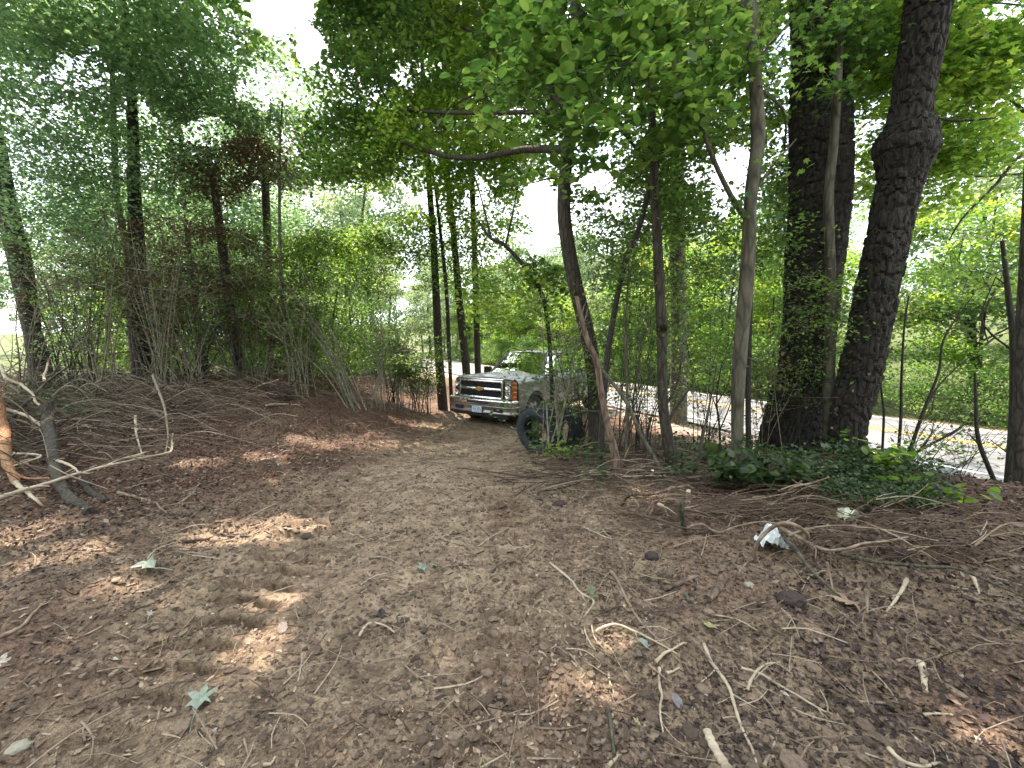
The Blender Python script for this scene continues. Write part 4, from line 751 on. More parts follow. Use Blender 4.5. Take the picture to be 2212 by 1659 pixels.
# ================================================================== PICKUP TRUCK
def grid(fn, nu, nv):
    u, v = np.meshgrid(np.linspace(0, 1, nu), np.linspace(0, 1, nv), indexing='ij'); V = fn(u, v); V = np.stack([np.broadcast_to(q, u.shape) for q in V], -1).reshape(-1, 3)
    i = np.arange(nu - 1)[:, None] * nv; j = np.arange(nv - 1)[None]; return V, np.stack([i + j, i + j + 1, i + nv + j + 1, i + nv + j], -1).reshape(-1, 4)
def addbox(mb, c, s, rz=0, ry=0, a=.5):
    V = np.array([[x, y, z] for x in (-.5, .5) for y in (-.5, .5) for z in (-.5, .5)]) * s
    if ry: q = V.copy(); V[:, 0] = q[:, 0] * math.cos(ry) + q[:, 2] * math.sin(ry); V[:, 2] = -q[:, 0] * math.sin(ry) + q[:, 2] * math.cos(ry)
    if rz: q = V.copy(); V[:, 0] = q[:, 0] * math.cos(rz) - q[:, 1] * math.sin(rz); V[:, 1] = q[:, 0] * math.sin(rz) + q[:, 1] * math.cos(rz)
    mb.add(V + c, [[0, 1, 3, 2], [4, 6, 7, 5], [0, 4, 5, 1], [2, 3, 7, 6], [0, 2, 6, 4], [1, 5, 7, 3]], a)
def boxo(name, c, s, m, par, bev=.01, rz=0, ry=0, **kw):
    mb = MB(); addbox(mb, np.array(c), np.array(s), rz, ry); o = mb.obj(name, m, par, **kw)
    if bev: b = o.modifiers.new('bevel', 'BEVEL'); b.width = bev; b.segments = 2
    return o
def solid(o, t):
    s = o.modifiers.new('solid', 'SOLIDIFY'); s.thickness = t; s.offset = -1; return o
m, n, o = mat('bronze_grey_metallic_paint'); g = N(n, 'ShaderNodeNewGeometry'); t = noise(n, 6, 5, g.outputs['Position'], .6)
r = ramp(n, t.outputs[0], [(.35, (.135, .132, .132)), (.7, (.185, .18, .178))]); rr_ = ramp(n, t.outputs[0], [(.35, (.36, .36, .36)), (.7, (.52, .52, .52))])
p = pbr(n, o, r.outputs[0], .4, .5, None, Coat_Weight=.35, Coat_Roughness=.12); n.links.new(rr_.outputs[0], p.inputs['Roughness']); M['paint'] = m
m, n, o = mat('road_dusted_chrome'); g = N(n, 'ShaderNodeNewGeometry'); t = noise(n, 9, 5, g.outputs['Position'], .65)
rr_ = ramp(n, t.outputs[0], [(.35, (.1, .1, .1)), (.75, (.38, .38, .38))]); p = pbr(n, o, (.72, .72, .71), .2, 1); n.links.new(rr_.outputs[0], p.inputs['Roughness']); M['chrome'] = m
M['blackp'] = simple('black_plastic', (.02, .02, .022), .55); M['rubber'] = simple('tyre_rubber', (.022, .023, .026), .82, 0, .4, 30); M['oldrubber'] = simple('weathered_tyre_rubber', (.024, .030, .040), .7, 0, .45, 14)
M['gold'] = simple('gold_emblem', (.72, .45, .1), .3, .8, .1); M['alloy'] = simple('wheel_alloy', (.5, .5, .5), .35, .9, .1); M['seat'] = simple('cloth_seat', (.16, .14, .12), .9)
M['amber'] = simple('amber_lens', (.42, .12, .02), .2, 0, .15, 40, Coat_Weight=.8); M['platew'] = simple('plate_white', (.62, .72, .78), .4, 0, .05); M['plateb'] = simple('plate_blue_print', (.12, .3, .42), .4, 0, .1)
M['reflector'] = simple('lamp_reflector', (.8, .8, .8), .12, 1, .1, 60)
m, n, o = mat('tinted_glass'); gl = N(n, 'ShaderNodeBsdfGlossy'); gl.inputs['Roughness'].default_value = .03; gl.inputs[0].default_value = (.9, .95, .92, 1)
tp = N(n, 'ShaderNodeBsdfTransparent'); tp.inputs[0].default_value = (.42, .5, .47, 1); lw = N(n, 'ShaderNodeLayerWeight'); lw.inputs[0].default_value = .5
mr = N(n, 'ShaderNodeMapRange'); n.links.new(lw.outputs['Fresnel'], mr.inputs[0]); mr.inputs['To Min'].default_value = .16; mr.inputs['To Max'].default_value = 1
ms = N(n, 'ShaderNodeMixShader'); n.links.new(mr.outputs[0], ms.inputs[0]); n.links.new(tp.outputs[0], ms.inputs[1]); n.links.new(gl.outputs[0], ms.inputs[2]); n.links.new(ms.outputs[0], o.inputs[0]); M['glass'] = m
m, n, o = mat('clear_lens'); gl = N(n, 'ShaderNodeBsdfGlossy'); gl.inputs['Roughness'].default_value = .02; tp = N(n, 'ShaderNodeBsdfTransparent'); ms = N(n, 'ShaderNodeMixShader'); ms.inputs[0].default_value = .14
n.links.new(tp.outputs[0], ms.inputs[1]); n.links.new(gl.outputs[0], ms.inputs[2]); n.links.new(ms.outputs[0], o.inputs[0]); M['lens'] = m
TZ = -.66
truck = empty('pickup_truck', (-.86, 10.75, TZ), math.atan2(-.82, -.57), 'bronze-grey extended cab pickup truck parked nose towards the dirt track', 'pickup truck')
truck.scale = (1.06, 1.06, 1.06); truck.rotation_mode = 'XYZ'; truck.rotation_euler[1] = -R(1.0)
WX, WR, AR = -.98, .395, .475; RX = -4.63
def archz(x, z0):
    z = np.full_like(x, z0)
    for c in (WX, RX):
        d = np.abs(x - c); z = np.where(d < AR, np.maximum(z0, .40 + np.sqrt(np.maximum(AR ** 2 - d ** 2, 0))), z)
    return z
def topz(x): return np.where(x > -1.5, 1.205 + .035 * np.clip((-.08 - x) / 1.42, 0, 1) ** .8, 1.235)
def ybody(x, t, z):
    y = .955 + .045 * np.sin(np.clip((z - .35) / .85, 0, 1) * math.pi) ** .7
    y = y - .10 * np.clip((z - (topz(x) - .11)) / .11, 0, 1) ** 2.2
    y = y - .10 * np.clip((x + .28) / .28, 0, 1) ** 2
    for c in (WX, RX): d = np.hypot(x - c, z - .40); y = y + .03 * np.exp(-((d - AR) / .07) ** 2)
    return y
def sidepanel(x0, x1, s, nx=60, ztop=None, z0=.42):
    def f(u, v):
        x = x0 + (x1 - x0) * u; zb = archz(x, z0); zt = topz(x) if ztop is None else ztop + 0 * x; z = zb + (zt - zb) * v; return x, s * ybody(x, v, z), z
    return grid(f, nx, 14)
for s in (1, -1):
    mb = MB(); mb.add(*sidepanel(-.25, -1.52, s, 66)); solid(mb.obj('fender', M['paint'], truck, smooth=True), .012 * s)
    for a, b in ((-1.53, -2.72), (-2.73, -3.74)):
        mb = MB(); mb.add(*sidepanel(a, b, s, 24)); d = solid(mb.obj('door', M['paint'], truck, smooth=True), .012 * s)
        boxo('handle', (b + .22 if a > -2 else b + .14, s * 1.008, 1.06), (.17, .03, .035), M['paint'], d, .01)
    mb = MB(); mb.add(*sidepanel(-3.79, -5.84, s, 80, 1.27)); solid(mb.obj('bed_side', M['paint'], truck, smooth=True), .03 * s)
    boxo('bed_rail', (-4.81, s * .93, 1.285), (2.05, .09, .03), M['blackp'], truck)
    boxo('sill', (-2.65, s * .94, .40), (2.35, .06, .09), M['blackp'], truck)
    for c in (WX, RX):       # wheel housing, tyre, rim
        mb = MB(); th = np.linspace(-.2, math.pi + .2, 22); V = np.array([[c + math.cos(a) * (AR + .005), s * y, .40 + math.sin(a) * (AR + .005)] for a in th for y in (.94, .58)]); mb.add(V, [[2 * i, 2 * i + 1, 2 * i + 3, 2 * i + 2] for i in range(21)])
        V2 = np.array([[c, s * .58, .4]] + [[c + math.cos(a) * AR, s * .58, .40 + math.sin(a) * AR] for a in th]); mb.add(V2, [[0, i + 1, i + 2] for i in range(21)]); mb.obj('wheel_housing', M['blackp'], truck)
        w_ = bpy.data.objects.new('wheel', None); COL.objects.link(w_); w_.parent = truck; w_.location = (c, s * .86, WR)
        prof = [(.23, -.11), (.30, -.125), (.37, -.12), (.39, -.10), (.395, -.05), (.395, .05), (.39, .10), (.37, .12), (.30, .125), (.23, .11)]
        def lathe(prof, k=40, close=False):
            th = np.arange(k) * 2 * math.pi / k; V = np.array([[r_ * math.cos(a), y_, r_ * math.sin(a)] for r_, y_ in prof for a in th]); L_ = len(prof)
            return V, np.array([[i * k + j, i * k + (j + 1) % k, (i + 1) * k + (j + 1) % k, (i + 1) * k + j] for i in range(L_ - 1) for j in range(k)])
        mb = MB(); mb.add(*lathe(prof))
        for q in range(40):
            a = q * math.pi / 20; V = np.array([[x, y, z] for x in (-.018, .018) for y in (-.10, .10) for z in (-.006, .008)]); V[:, 2] += .395; ca, sa = math.cos(a), math.sin(a)
            mb.add(np.stack([V[:, 0] * ca - V[:, 2] * sa, V[:, 1], V[:, 0] * sa + V[:, 2] * ca], -1), [[0, 1, 3, 2], [4, 6, 7, 5], [0, 4, 5, 1], [2, 3, 7, 6], [0, 2, 6, 4], [1, 5, 7, 3]])
        mb.obj('tyre', M['rubber'], w_)
        mb = MB(); mb.add(*lathe([(.235, .10 * s), (.215, .09 * s), (.205, .03 * s), (.06, .02 * s)]))
        for q in range(6):
            a = q * math.pi / 3; mb2 = [(math.cos(a) * .05, .09 * s, math.sin(a) * .05), (math.cos(a) * .215, .085 * s, math.sin(a) * .215)]; add_tube(mb, np.array(mb2), .028, 6)
        add_tube(mb, np.array([[0, .02 * s, 0], [0, .11 * s, 0]]), .06, 12); mb.obj('rim', M['alloy'], w_, smooth=False)
# bonnet
def hood(u, v):
    x = -.05 - 1.47 * u; y = -.885 + 1.77 * v; z = topz(x) - .012 + .075 * (1 - (y / .885) ** 2) ** .8 * (.55 + .45 * u)
    z = z + .022 * (ss(.30, .36, np.abs(y)) * -1 + 1) * ss(.03, .25, u) - .016 * np.exp(-((np.abs(y) - .62) / .03) ** 2); z = z - .07 * np.clip((x + .15) / .10, 0, 1) ** 2
    x = x - .06 * (np.abs(y) / .885) ** 3 * (1 - u); return x, y, z
mb = MB(); mb.add(*grid(hood, 40, 60)); solid(mb.obj('bonnet', M['paint'], truck, smooth=True), .02)
boxo('cowl', (-1.56, 0, 1.215), (.16, 1.62, .035), M['blackp'], truck)
for yy, an in ((.42, .1), (-.28, .1)):
    mb = MB(); add_tube(mb, np.array([[-1.53, yy, 1.25], [-1.62, yy - .3, 1.315], [-1.66, yy - .62, 1.335]]), .011, 6); mb.obj('wiper', M['blackp'], truck)
# front end
fc = lambda y: -.035 * (np.abs(y) / .8) ** 2.2          # plan curve of the nose
ZF = lambda z: .70 + (z - .70) * 1.36
def bar(name, y0, y1, z0, z1, xo, th, m, par=truck, k=16):
    z0, z1 = ZF(z0), ZF(z1)
    mb = MB(); ys = np.linspace(y0, y1, k); V = []
    for y in ys:
        x = fc(y) + xo; V += [(x - th, y, z0), (x, y, z0), (x + .006, y, (z0 + z1) / 2), (x, y, z1), (x - th, y, z1)]
    Q = [[i * 5 + j, i * 5 + (j + 1) % 5, (i + 1) * 5 + (j + 1) % 5, (i + 1) * 5 + j] for i in range(k - 1) for j in range(5)]; mb.add(np.array(V), Q); mb.add(np.array(V[:5]), [[0, 4, 3, 2, 1]]); mb.add(np.array(V[-5:]), [[0, 1, 2, 3, 4]]); return mb.obj(name, m, par)
gr = bar('grille', -.64, .64, .70, 1.04, -.085, .03, M['blackp'])
for z0, z1 in ((1.0, 1.045), (.70, .745)): bar('surround', -.67, .67, z0, z1, -.015, .05, M['chrome'], gr)
for s in (1, -1): boxo('surround', (-.055, s * .655, ZF(.872)), (.06, .05, .41), M['chrome'], gr, .012)
bar('centre_bar', -.635, .635, .855, .905, -.005, .05, M['chrome'], gr)
for z in list(np.linspace(.765, .84, 4)) + list(np.linspace(.925, .985, 3)): bar('slat', -.63, .63, z - .006, z + .006, -.045, .03, M['blackp'], gr)
for y in np.linspace(-.55, .55, 12): boxo('slat', (-.066 + fc(y), y, ZF(.872)), (.02, .012, .34), M['blackp'], gr, 0)
bow = [(-.13, -.032), (-.045, -.032), (-.045, -.058), (.045, -.058), (.045, -.032), (.13, -.032), (.145, .032), (.055, .032), (.055, .058), (-.035, .058), (-.035, .032), (-.115, .032)]
em = bpy.data.objects.new('emblem', None); COL.objects.link(em); em.parent = truck
def extr(name, poly, x, t, m, par, z0=.945, sc=.86):
    k = len(poly); V = np.array([[x, a * sc, z0 + b * sc] for a, b in poly] + [[x - t, a * sc, z0 + b * sc] for a, b in poly]); mb = MB()
    bm = bmesh.new(); vs = [bm.verts.new(v) for v in V]; bm.faces.new(vs[:k]); bm.faces.new(vs[k:][::-1])
    for i in range(k): bm.faces.new((vs[i], vs[k + i], vs[k + (i + 1) % k], vs[(i + 1) % k]))
    bmesh.ops.recalc_face_normals(bm, faces=bm.faces); me = bpy.data.meshes.new(name); bm.to_mesh(me); bm.free(); me.materials.append(m); o = bpy.data.objects.new(name, me); COL.objects.link(o); o.parent = par; return o
extr('emblem_rim', bow, .012, .03, M['chrome'], em, sc=1.0); extr('emblem_face', bow, .020, .02, M['gold'], em)
bar('bonnet_lip', -.70, .70, 1.046, 1.075, .0, .06, M['chrome'])
for s in (1, -1):
    hl = bpy.data.objects.new('headlight', None); COL.objects.link(hl); hl.parent = truck
    def hx(y): return -.03 - .20 * np.clip((abs(y) - .70) / .26, 0, 1) ** 2
    mb = MB(); V = []; ys = np.linspace(.70, .955, 10)
    for y in ys: V += [(hx(y) - .09, s * y, .695), (hx(y) - .09, s * y, ZF(1.035))]
    mb.add(np.array(V), [[2 * i, 2 * i + 1, 2 * i + 3, 2 * i + 2] for i in range(9)]); mb.obj('housing', M['reflector'], hl)
    for zc, yc in ((ZF(.945), .79), (ZF(.785), .79)):
        mb = MB(); k = 18; V = [(hx(yc) - .075, s * yc, zc)] + [(hx(yc) - .02 - .02 * (1 - q), s * yc + (.03 + .038 * q) * math.cos(a) * 1.0, zc + (.03 + .038 * q) * math.sin(a)) for q in (0, 1) for a in np.arange(k) * 2 * math.pi / k]
        mb.add(np.array(V), [[0, 1 + j, 1 + (j + 1) % k] for j in range(k)]); mb.add(np.array(V), [[1 + j, 1 + k + j, 1 + k + (j + 1) % k, 1 + (j + 1) % k] for j in range(k)]); mb.obj('reflector_bowl', M['reflector'], hl, smooth=True)
        mb = MB(); add_tube(mb, np.array([[hx(yc) - .06, s * yc, zc], [hx(yc) - .03, s * yc, zc]]), .018, 10); mb.obj('bulb', M['platew'], hl)
    boxo('divider', (hx(.79) - .03, s * .79, ZF(.866)), (.03, .17, .014), M['chrome'], hl, .003)
    for q, (za, zb) in enumerate(((.70, .78), (.785, .865), (.87, .95), (.955, 1.03))):
        za, zb = ZF(za), ZF(zb)
        mb = MB(); V = []; ys = np.linspace(.885, .962, 6)
        for y in ys: V += [(hx(y) + .02, s * (y + .012), za), (hx(y) + .03, s * (y + .016), (za + zb) / 2), (hx(y) + .02, s * (y + .012), zb)]
        mb.add(np.array(V), [[3 * i + j, 3 * i + j + 1, 3 * i + j + 4, 3 * i + j + 3] for i in range(5) for j in range(2)]); mb.obj('amber_lens', M['amber'], hl, smooth=True)
    mb = MB(); V = []; ys = np.linspace(.685, .885, 8)
    for y in ys: V += [(hx(y), s * y, .695), (hx(y) + .006, s * y, ZF(.87)), (hx(y), s * y, ZF(1.035))]
    mb.add(np.array(V), [[3 * i + j, 3 * i + j + 1, 3 * i + j + 4, 3 * i + j + 3] for i in range(7) for j in range(2)]); mb.obj('lens', M['lens'], hl, smooth=True)
# bumper: swept section
def bplan(t):   # t -1..1 -> (x, y)
    a = abs(t); y = min(1.0, 1.16 * a) * .985; x = .075 - .05 * (y / .985) ** 2; e = max(0, a - .84) / .16; x -= .34 * e; return x, math.copysign(y, t)
def sweep(name, sec, m, par, k=61):
    mb = MB(); V = []; L_ = len(sec)
    for t in np.linspace(-1, 1, k):
        x, y = bplan(t); nx, ny = (1, 0) if abs(t) < .84 else (.15, math.copysign(1, t))
        if .78 < abs(t) < .90: nx, ny = .75, math.copysign(.65, t)
        for d, z in sec: V.append((x + nx * d, y + ny * d, z))
    mb.add(np.array(V), [[i * L_ + j, i * L_ + j + 1, (i + 1) * L_ + j + 1, (i + 1) * L_ + j] for i in range(k - 1) for j in range(L_ - 1)]); o = mb.obj(name, m, par, smooth=True); solid(o, .01); return o
bp = sweep('front_bumper', [(-.07, .715), (-.01, .712), (.012, .695), (.018, .66), (.006, .625), (.0, .60), (.0, .565)], M['chrome'], truck)
sweep('lower_band', [(.0, .562), (.02, .555), (.022, .53), (.0, .515), (-.02, .47), (-.02, .42), (.0, .40), (.002, .375), (-.03, .36)], simple('bumper_grey', (.33, .3, .29), .3, .7, .15, 8), bp)
boxo('air_slot', (.082, 0, .625), (.03, .66, .05), M['blackp'], bp, .008)
for s in (1, -1):
    fl = boxo('fog_recess', (.044, s * .60, .465), (.05, .26, .085), M['blackp'], bp, .012, rz=-s * .06); boxo('fog_lamp', (.066, s * .62, .465), (.02, .10, .05), M['lens'], bp, .01)
boxo('valance', (-.02, 0, .32), (.05, 1.7, .10), M['blackp'], truck)
pl = boxo('licence_plate', (.098, 0, .452), (.008, .31, .155), M['platew'], truck, .004)
for i, (y, z, a, b) in enumerate([(-.09, .50, .05, .014), (-.02, .505, .06, .014), (.07, .50, .07, .014), (-.105, .455, .024, .05), (-.065, .455, .010, .05), (-.035, .46, .024, .012), (-.03, .44, .03, .012), (.02, .455, .012, .05), (.05, .455, .024, .05), (.09, .465, .012, .03), (.115, .452, .02, .05), (0, .402, .16, .012)]):
    boxo('plate_print', (.103, y, z), (.004, a, b), M['plateb'], pl, 0, ry=0)
# cab
B = {'fl': (-1.50, .80), 'rl': (-3.72, .87)}; zt, zb = 1.78, 1.235
def cabpt(x, v, s):      # v 0 at belt .. 1 at roof edge
    return np.array([x, s * (.90 - .245 * v ** 1.15), zb + (zt - zb) * v])
A0 = lambda s: np.array([-1.52, s * .80, 1.225]); A1 = lambda s: np.array([-2.17, s * .63, 1.80])
def roof(u, v):
    y = (-.66 + 1.32 * v); x = -2.13 - 1.50 * u - .05 * (np.abs(y) / .66) ** 2 * (1 - 2 * u); e = np.clip((np.abs(y) - .54) / .12, 0, 1); z = 1.795 + .075 * (1 - (np.abs(y) / .66) ** 2.2) * (1 - (2 * u - 1) ** 6 * .6) + .005; return x, y, z
mb = MB(); mb.add(*grid(roof, 26, 30)); solid(mb.obj('roof', M['paint'], truck, smooth=True), .03)
for i, y in enumerate((-.3, .3, -.12, .12, 0)):
    if i < 5: boxo('marker_lamp', (-2.2 - .02 * abs(y), y, 1.875 - .01 * (abs(y) / .3)), (.06, .05, .03), M['blackp'], truck, .01) if i in (2, 3) else None
def quad(name, pts, m, par, **kw):
    mb = MB(); k = 10; p = [np.array(q, float) for q in pts]; bow_ = kw.pop('bow', 0)
    def f(u, v): 
        X = [(p[0][c] * (1 - u) + p[1][c] * u) * (1 - v) + (p[3][c] * (1 - u) + p[2][c] * u) * v for c in range(3)]; X[0] = X[0] + bow_ * (1 - (2 * u - 1) ** 2); return X
    mb.add(*grid(f, k, k)); return mb.obj(name, m, par, smooth=True)
quad('windscreen', [A0(-1) + [.02, .02, .0], A0(1) + [.02, -.02, 0], A1(1) + [.02, -.02, .0], A1(-1) + [.02, .02, .0]], M['glass'], truck, bow=.05)
def pillar(name, a, b, w1, w2, m=None):
    mb = MB(); a = np.array(a); b = np.array(b); V = []
    for q in (a, b): V += [q + [w1 / 2, 0, 0], q + [w1 / 2, -math.copysign(w2, q[1]), 0], q + [-w1 / 2, -math.copysign(w2, q[1]), 0], q + [-w1 / 2, 0, 0]]
    mb.add(np.array(V), [[0, 1, 5, 4], [1, 2, 6, 5], [2, 3, 7, 6], [3, 0, 4, 7]]); return mb.obj(name, m or M['paint'], truck)
for s in (1, -1):
    mb = MB(); add_tube(mb, np.array([A0(s) + [0, s * .03, -.02], (A0(s) + A1(s)) / 2 + [.03, s * .03, .02], A1(s) + [0, s * .015, .0]]), .036, 8); mb.obj('pillar', M['paint'], truck, smooth=True)
    top = lambda x: (x, s * .655, 1.80); bot = lambda x: (x, s * .885, 1.20)
    pillar('pillar', bot(-2.72), top(-2.75), .09, .04); pillar('pillar', bot(-3.66), top(-3.55), .16, .05)
    mb = MB(); add_tube(mb, np.array([A1(s) + [0, s * .015, 0], (-2.8, s * .668, 1.812), (-3.58, s * .665, 1.80)]), .03, 8); mb.obj('roof_rail', M['paint'], truck, smooth=True)
    quad('side_window', [(-1.62, s * .868, 1.21), (-2.68, s * .872, 1.21), (-2.70, s * .655, 1.78), (-2.24, s * .648, 1.78)], M['glass'], truck)
    quad('side_window', [(-2.77, s * .872, 1.21), (-3.58, s * .872, 1.21), (-3.48, s * .655, 1.78), (-2.79, s * .655, 1.78)], M['glass'], truck)
    boxo('window_trim', (-2.6, s * .885, 1.205), (2.2, .03, .025), M['blackp'], truck, .004)
    mr_ = bpy.data.objects.new('mirror', None); COL.objects.link(mr_); mr_.parent = truck
    boxo('mirror_shell', (-1.74, s * 1.10, 1.30), (.12, .24, .20), M['blackp'], mr_, .035); boxo('mirror_glass', (-1.803, s * 1.10, 1.30), (.006, .20, .16), M['chrome'], mr_, .004); boxo('mirror_arm', (-1.72, s * .95, 1.24), (.06, .14, .05), M['blackp'], mr_, .01)
    boxo('seat', (-2.45, s * .38, 1.02), (.14, .50, .62), M['seat'], truck, .05, ry=-.2); boxo('headrest', (-2.52, s * .38, 1.43), (.10, .26, .17), M['seat'], truck, .04)
quad('rear_window', [(-3.70, -.72, 1.24), (-3.70, .72, 1.24), (-3.58, .60, 1.76), (-3.58, -.60, 1.76)], M['glass'], truck)
boxo('cab_back', (-3.745, 0, .86), (.03, 1.82, .74), M['paint'], truck); boxo('rear_header', (-3.585, 0, 1.785), (.05, 1.3, .05), M['paint'], truck)
boxo('dashboard', (-1.72, 0, 1.12), (.42, 1.66, .18), M['blackp'], truck, .03)
mb = MB(); th = np.linspace(0, 2 * math.pi, 25)[:-1]; ring = np.array([[-2.02 - .06 * math.sin(a), .38 + .19 * math.cos(a), 1.20 + .17 * math.sin(a)] for a in list(th) + [0]]); add_tube(mb, ring, .015, 6); mb.obj('steering_wheel', M['blackp'], truck)
boxo('rear_mirror', (-2.0, 0, 1.66), (.02, .24, .06), M['blackp'], truck)
boxo('floor_pan', (-2.5, 0, .42), (2.6, 1.78, .06), M['blackp'], truck); boxo('engine_bay', (-.85, 0, .62), (1.3, 1.1, .5), M['blackp'], truck, .03)
boxo('bed_floor', (-4.82, 0, .72), (2.05, 1.70, .05), M['blackp'], truck); boxo('bed_front', (-3.80, 0, 1.0), (.03, 1.80, .54), M['paint'], truck); boxo('tailgate', (-5.82, 0, .96), (.05, 1.72, .58), M['paint'], truck); boxo('rear_bumper', (-5.93, 0, .58), (.15, 1.85, .18), M['chrome'], truck, .02)
for s in (1, -1): boxo('tail_lamp', (-5.83, s * .93, 1.02), (.06, .10, .42), simple('red_lens', (.4, .02, .02), .2), truck, .01)
mb = MB(); add_tube(mb, np.array([[-.5, 0, .39], [-.5, 0, .39]]) + [[-.48, -.8, 0], [-.48, .8, 0]], .04, 8); mb.obj('axle', M['blackp'], truck)
# ---- worn tyres in the thicket
def old_tyre(label, loc, r, wd, rz, tiltx, seed):
    e = empty('old_tyre', loc, 0, label, 'tyre'); e.rotation_euler = (tiltx, 0, rz); h = wd / 2
    prof = [(.58 * r, -h * .55), (.60 * r, -h * .9), (.78 * r, -h * 1.02), (.93 * r, -h), (.985 * r, -h * .8), (r * .99, -h * .2), (r * .99, h * .2), (.985 * r, h * .8), (.93 * r, h), (.78 * r, h * 1.02), (.60 * r, h * .9), (.58 * r, h * .55), (.62 * r, h * .3), (.85 * r, h * .6), (.90 * r, 0), (.85 * r, -h * .6), (.62 * r, -h * .3), (.58 * r, -h * .55)]
    V, Q = lathe(prof, 48); mb = MB(); mb.add(V, Q); mb.obj('carcass', M['oldrubber'], e, smooth=True)
    for q in range(44):
        a = q * 2 * math.pi / 44
        for yy in (-.55, 0, .55):
            mb = MB(); V = np.array([[x + (.3 * y if q % 2 else -.3 * y), y + yy * h, z] for x in (-r * .045, r * .045) for y in (-h * .22, h * .22) for z in (-.004, .011)]); V[:, 2] += r * .985; ca, sa = math.cos(a), math.sin(a)
            if q == 0: pass
            mb.add(np.stack([V[:, 0] * ca - V[:, 2] * sa, V[:, 1], V[:, 0] * sa + V[:, 2] * ca], -1), [[0, 1, 3, 2], [4, 6, 7, 5], [0, 4, 5, 1], [2, 3, 7, 6], [0, 2, 6, 4], [1, 5, 7, 3]]); mb.obj('tread_block', M['oldrubber'], e)
    return e
a = P(1164, 915, 6.75); old_tyre('large faded blue-grey tyre standing on edge, open ring facing the track', (a[0], a[1], zs(a[0], a[1]) + .37), .40, .25, R(-42), R(8), 1)
a = P(1222, 905, 7.15); old_tyre('black tyre standing behind the faded ring tyre', (a[0], a[1], zs(a[0], a[1]) + .34), .37, .24, R(-60), R(-10), 2)
a = P(1288, 906, 7.0); old_tyre('old tyre seen tread on beside the crooked trunk', (a[0] + .0, a[1], zs(a[0], a[1]) + .30), .33, .22, R(78), R(6), 3)
# ================================================================== STICKS, ROOTS, LITTER
cA = lambda x, y: (x * .3924, 1008 + y * .3924)
cB = lambda x, y: (737 + x * .3924, 1008 + y * .3924)
cC = lambda x, y: (1475 + x * .3924, 1008 + y * .3924)
cD = lambda x, y: (1296 + x * .3255, 972 + y * .3255)
cE = lambda x, y: (x * .3038, 648 + y * .3038)
cF = lambda x, y: (x * .2386, 756 + y * .2386)
rs = np.random.default_rng(900)
def stick(label, conv, pts, wz, bk='stick', lift=0, name='stick', cat='stick', taper=.45, seg=7, scale=None, ends=None):
    """pts in a zoomed crop of the photo; lift: height above the ground in metres (one value or one per point)"""
    k = {cA: .3924, cB: .3924, cC: .3924, cD: .3255, cE: .3038, cF: .2386}[conv]; n = len(pts); lift = [lift] * n if np.isscalar(lift) else lift
    W = []; rad = []
    for (a, b), l in zip(pts, lift):
        px, py = conv(a, b); d = ray(px, py); g0 = G(px, py)
        if l > 0:                               # solve for the point on the ray that floats l above the ground
            ys = np.linspace(.8, g0[1], 110); h_ = CAM_H + d[2] * ys - zg(d[0] * ys, ys) - l; i = np.argmax(h_ < 0); y = ys[i] if h_[i] < 0 else g0[1]; g0 = np.array([d[0] * y, y, CAM_H + d[2] * y])
        rad.append(wz * k * np.linalg.norm(g0 - [0, 0, CAM_H]) / F / 2 * (1.15 if wz * k < 6 else .8) * (1.35 if conv is cD else 1)); W.append(g0)
    W = np.array(W); rad = np.array(rad) * np.linspace(1, taper, n); W[:, 2] += rad * .6
    m = max(10, n * 5); q = crom(np.column_stack([W, rad]), m); L = np.linalg.norm(W[-1] - W[0]); o3 = crom(rs.normal(0, 1, (max(4, m // 4), 3)), m) * .006 * min(L, 1.5); q[:, :3] += o3 * [1, 1, .3]
    q[:, 2] = np.maximum(q[:, 2], zg(q[:, 0], q[:, 1]) + q[:, 3] * .45)
    r = q[:, 3] * (1 + .12 * np.array([math.sin(i * 1.7 + W[0, 0] * 9) for i in range(m)]))
    c = W.mean(0).copy(); c[2] = W[:, 2].min(); mb = MB(); add_tube(mb, q[:, :3] - c, r, seg, rfun=lambda th: 1 + .09 * np.cos(3 * th + W[0, 0]))
    if L > .25 and cat in ('stick', 'root', 'branch', 'vine') and wz * k < 9:      # side shoots and broken stubs grow from the same piece
        for _ in range(int(min(5, 2 + L * 1.5))):
            i = int(rs.integers(m // 6, m - 2)); t_ = q[i + 1, :3] - q[i, :3]; t_ /= np.linalg.norm(t_) + 1e-9; d_ = t_ * .7 + np.array([-t_[1], t_[0], .15]) * rs.choice([-1, 1]) * rs.uniform(.4, 1); l_ = rs.uniform(.03, .16) * (1 + L * .3)
            e_ = q[i, :3] + d_ * l_; e_[2] = max(e_[2], float(hg(e_[0], e_[1])) + .004) if lift[0] == 0 else e_[2]; add_tube(mb, wig(rs, [q[i, :3], e_], 5, .08) - c, np.linspace(r[i] * .55, r[i] * .2, 5), 5)
    o = mb.obj(name, M[bk], None, smooth=True, label=label, cat=cat); o.location = c; return o
S = stick
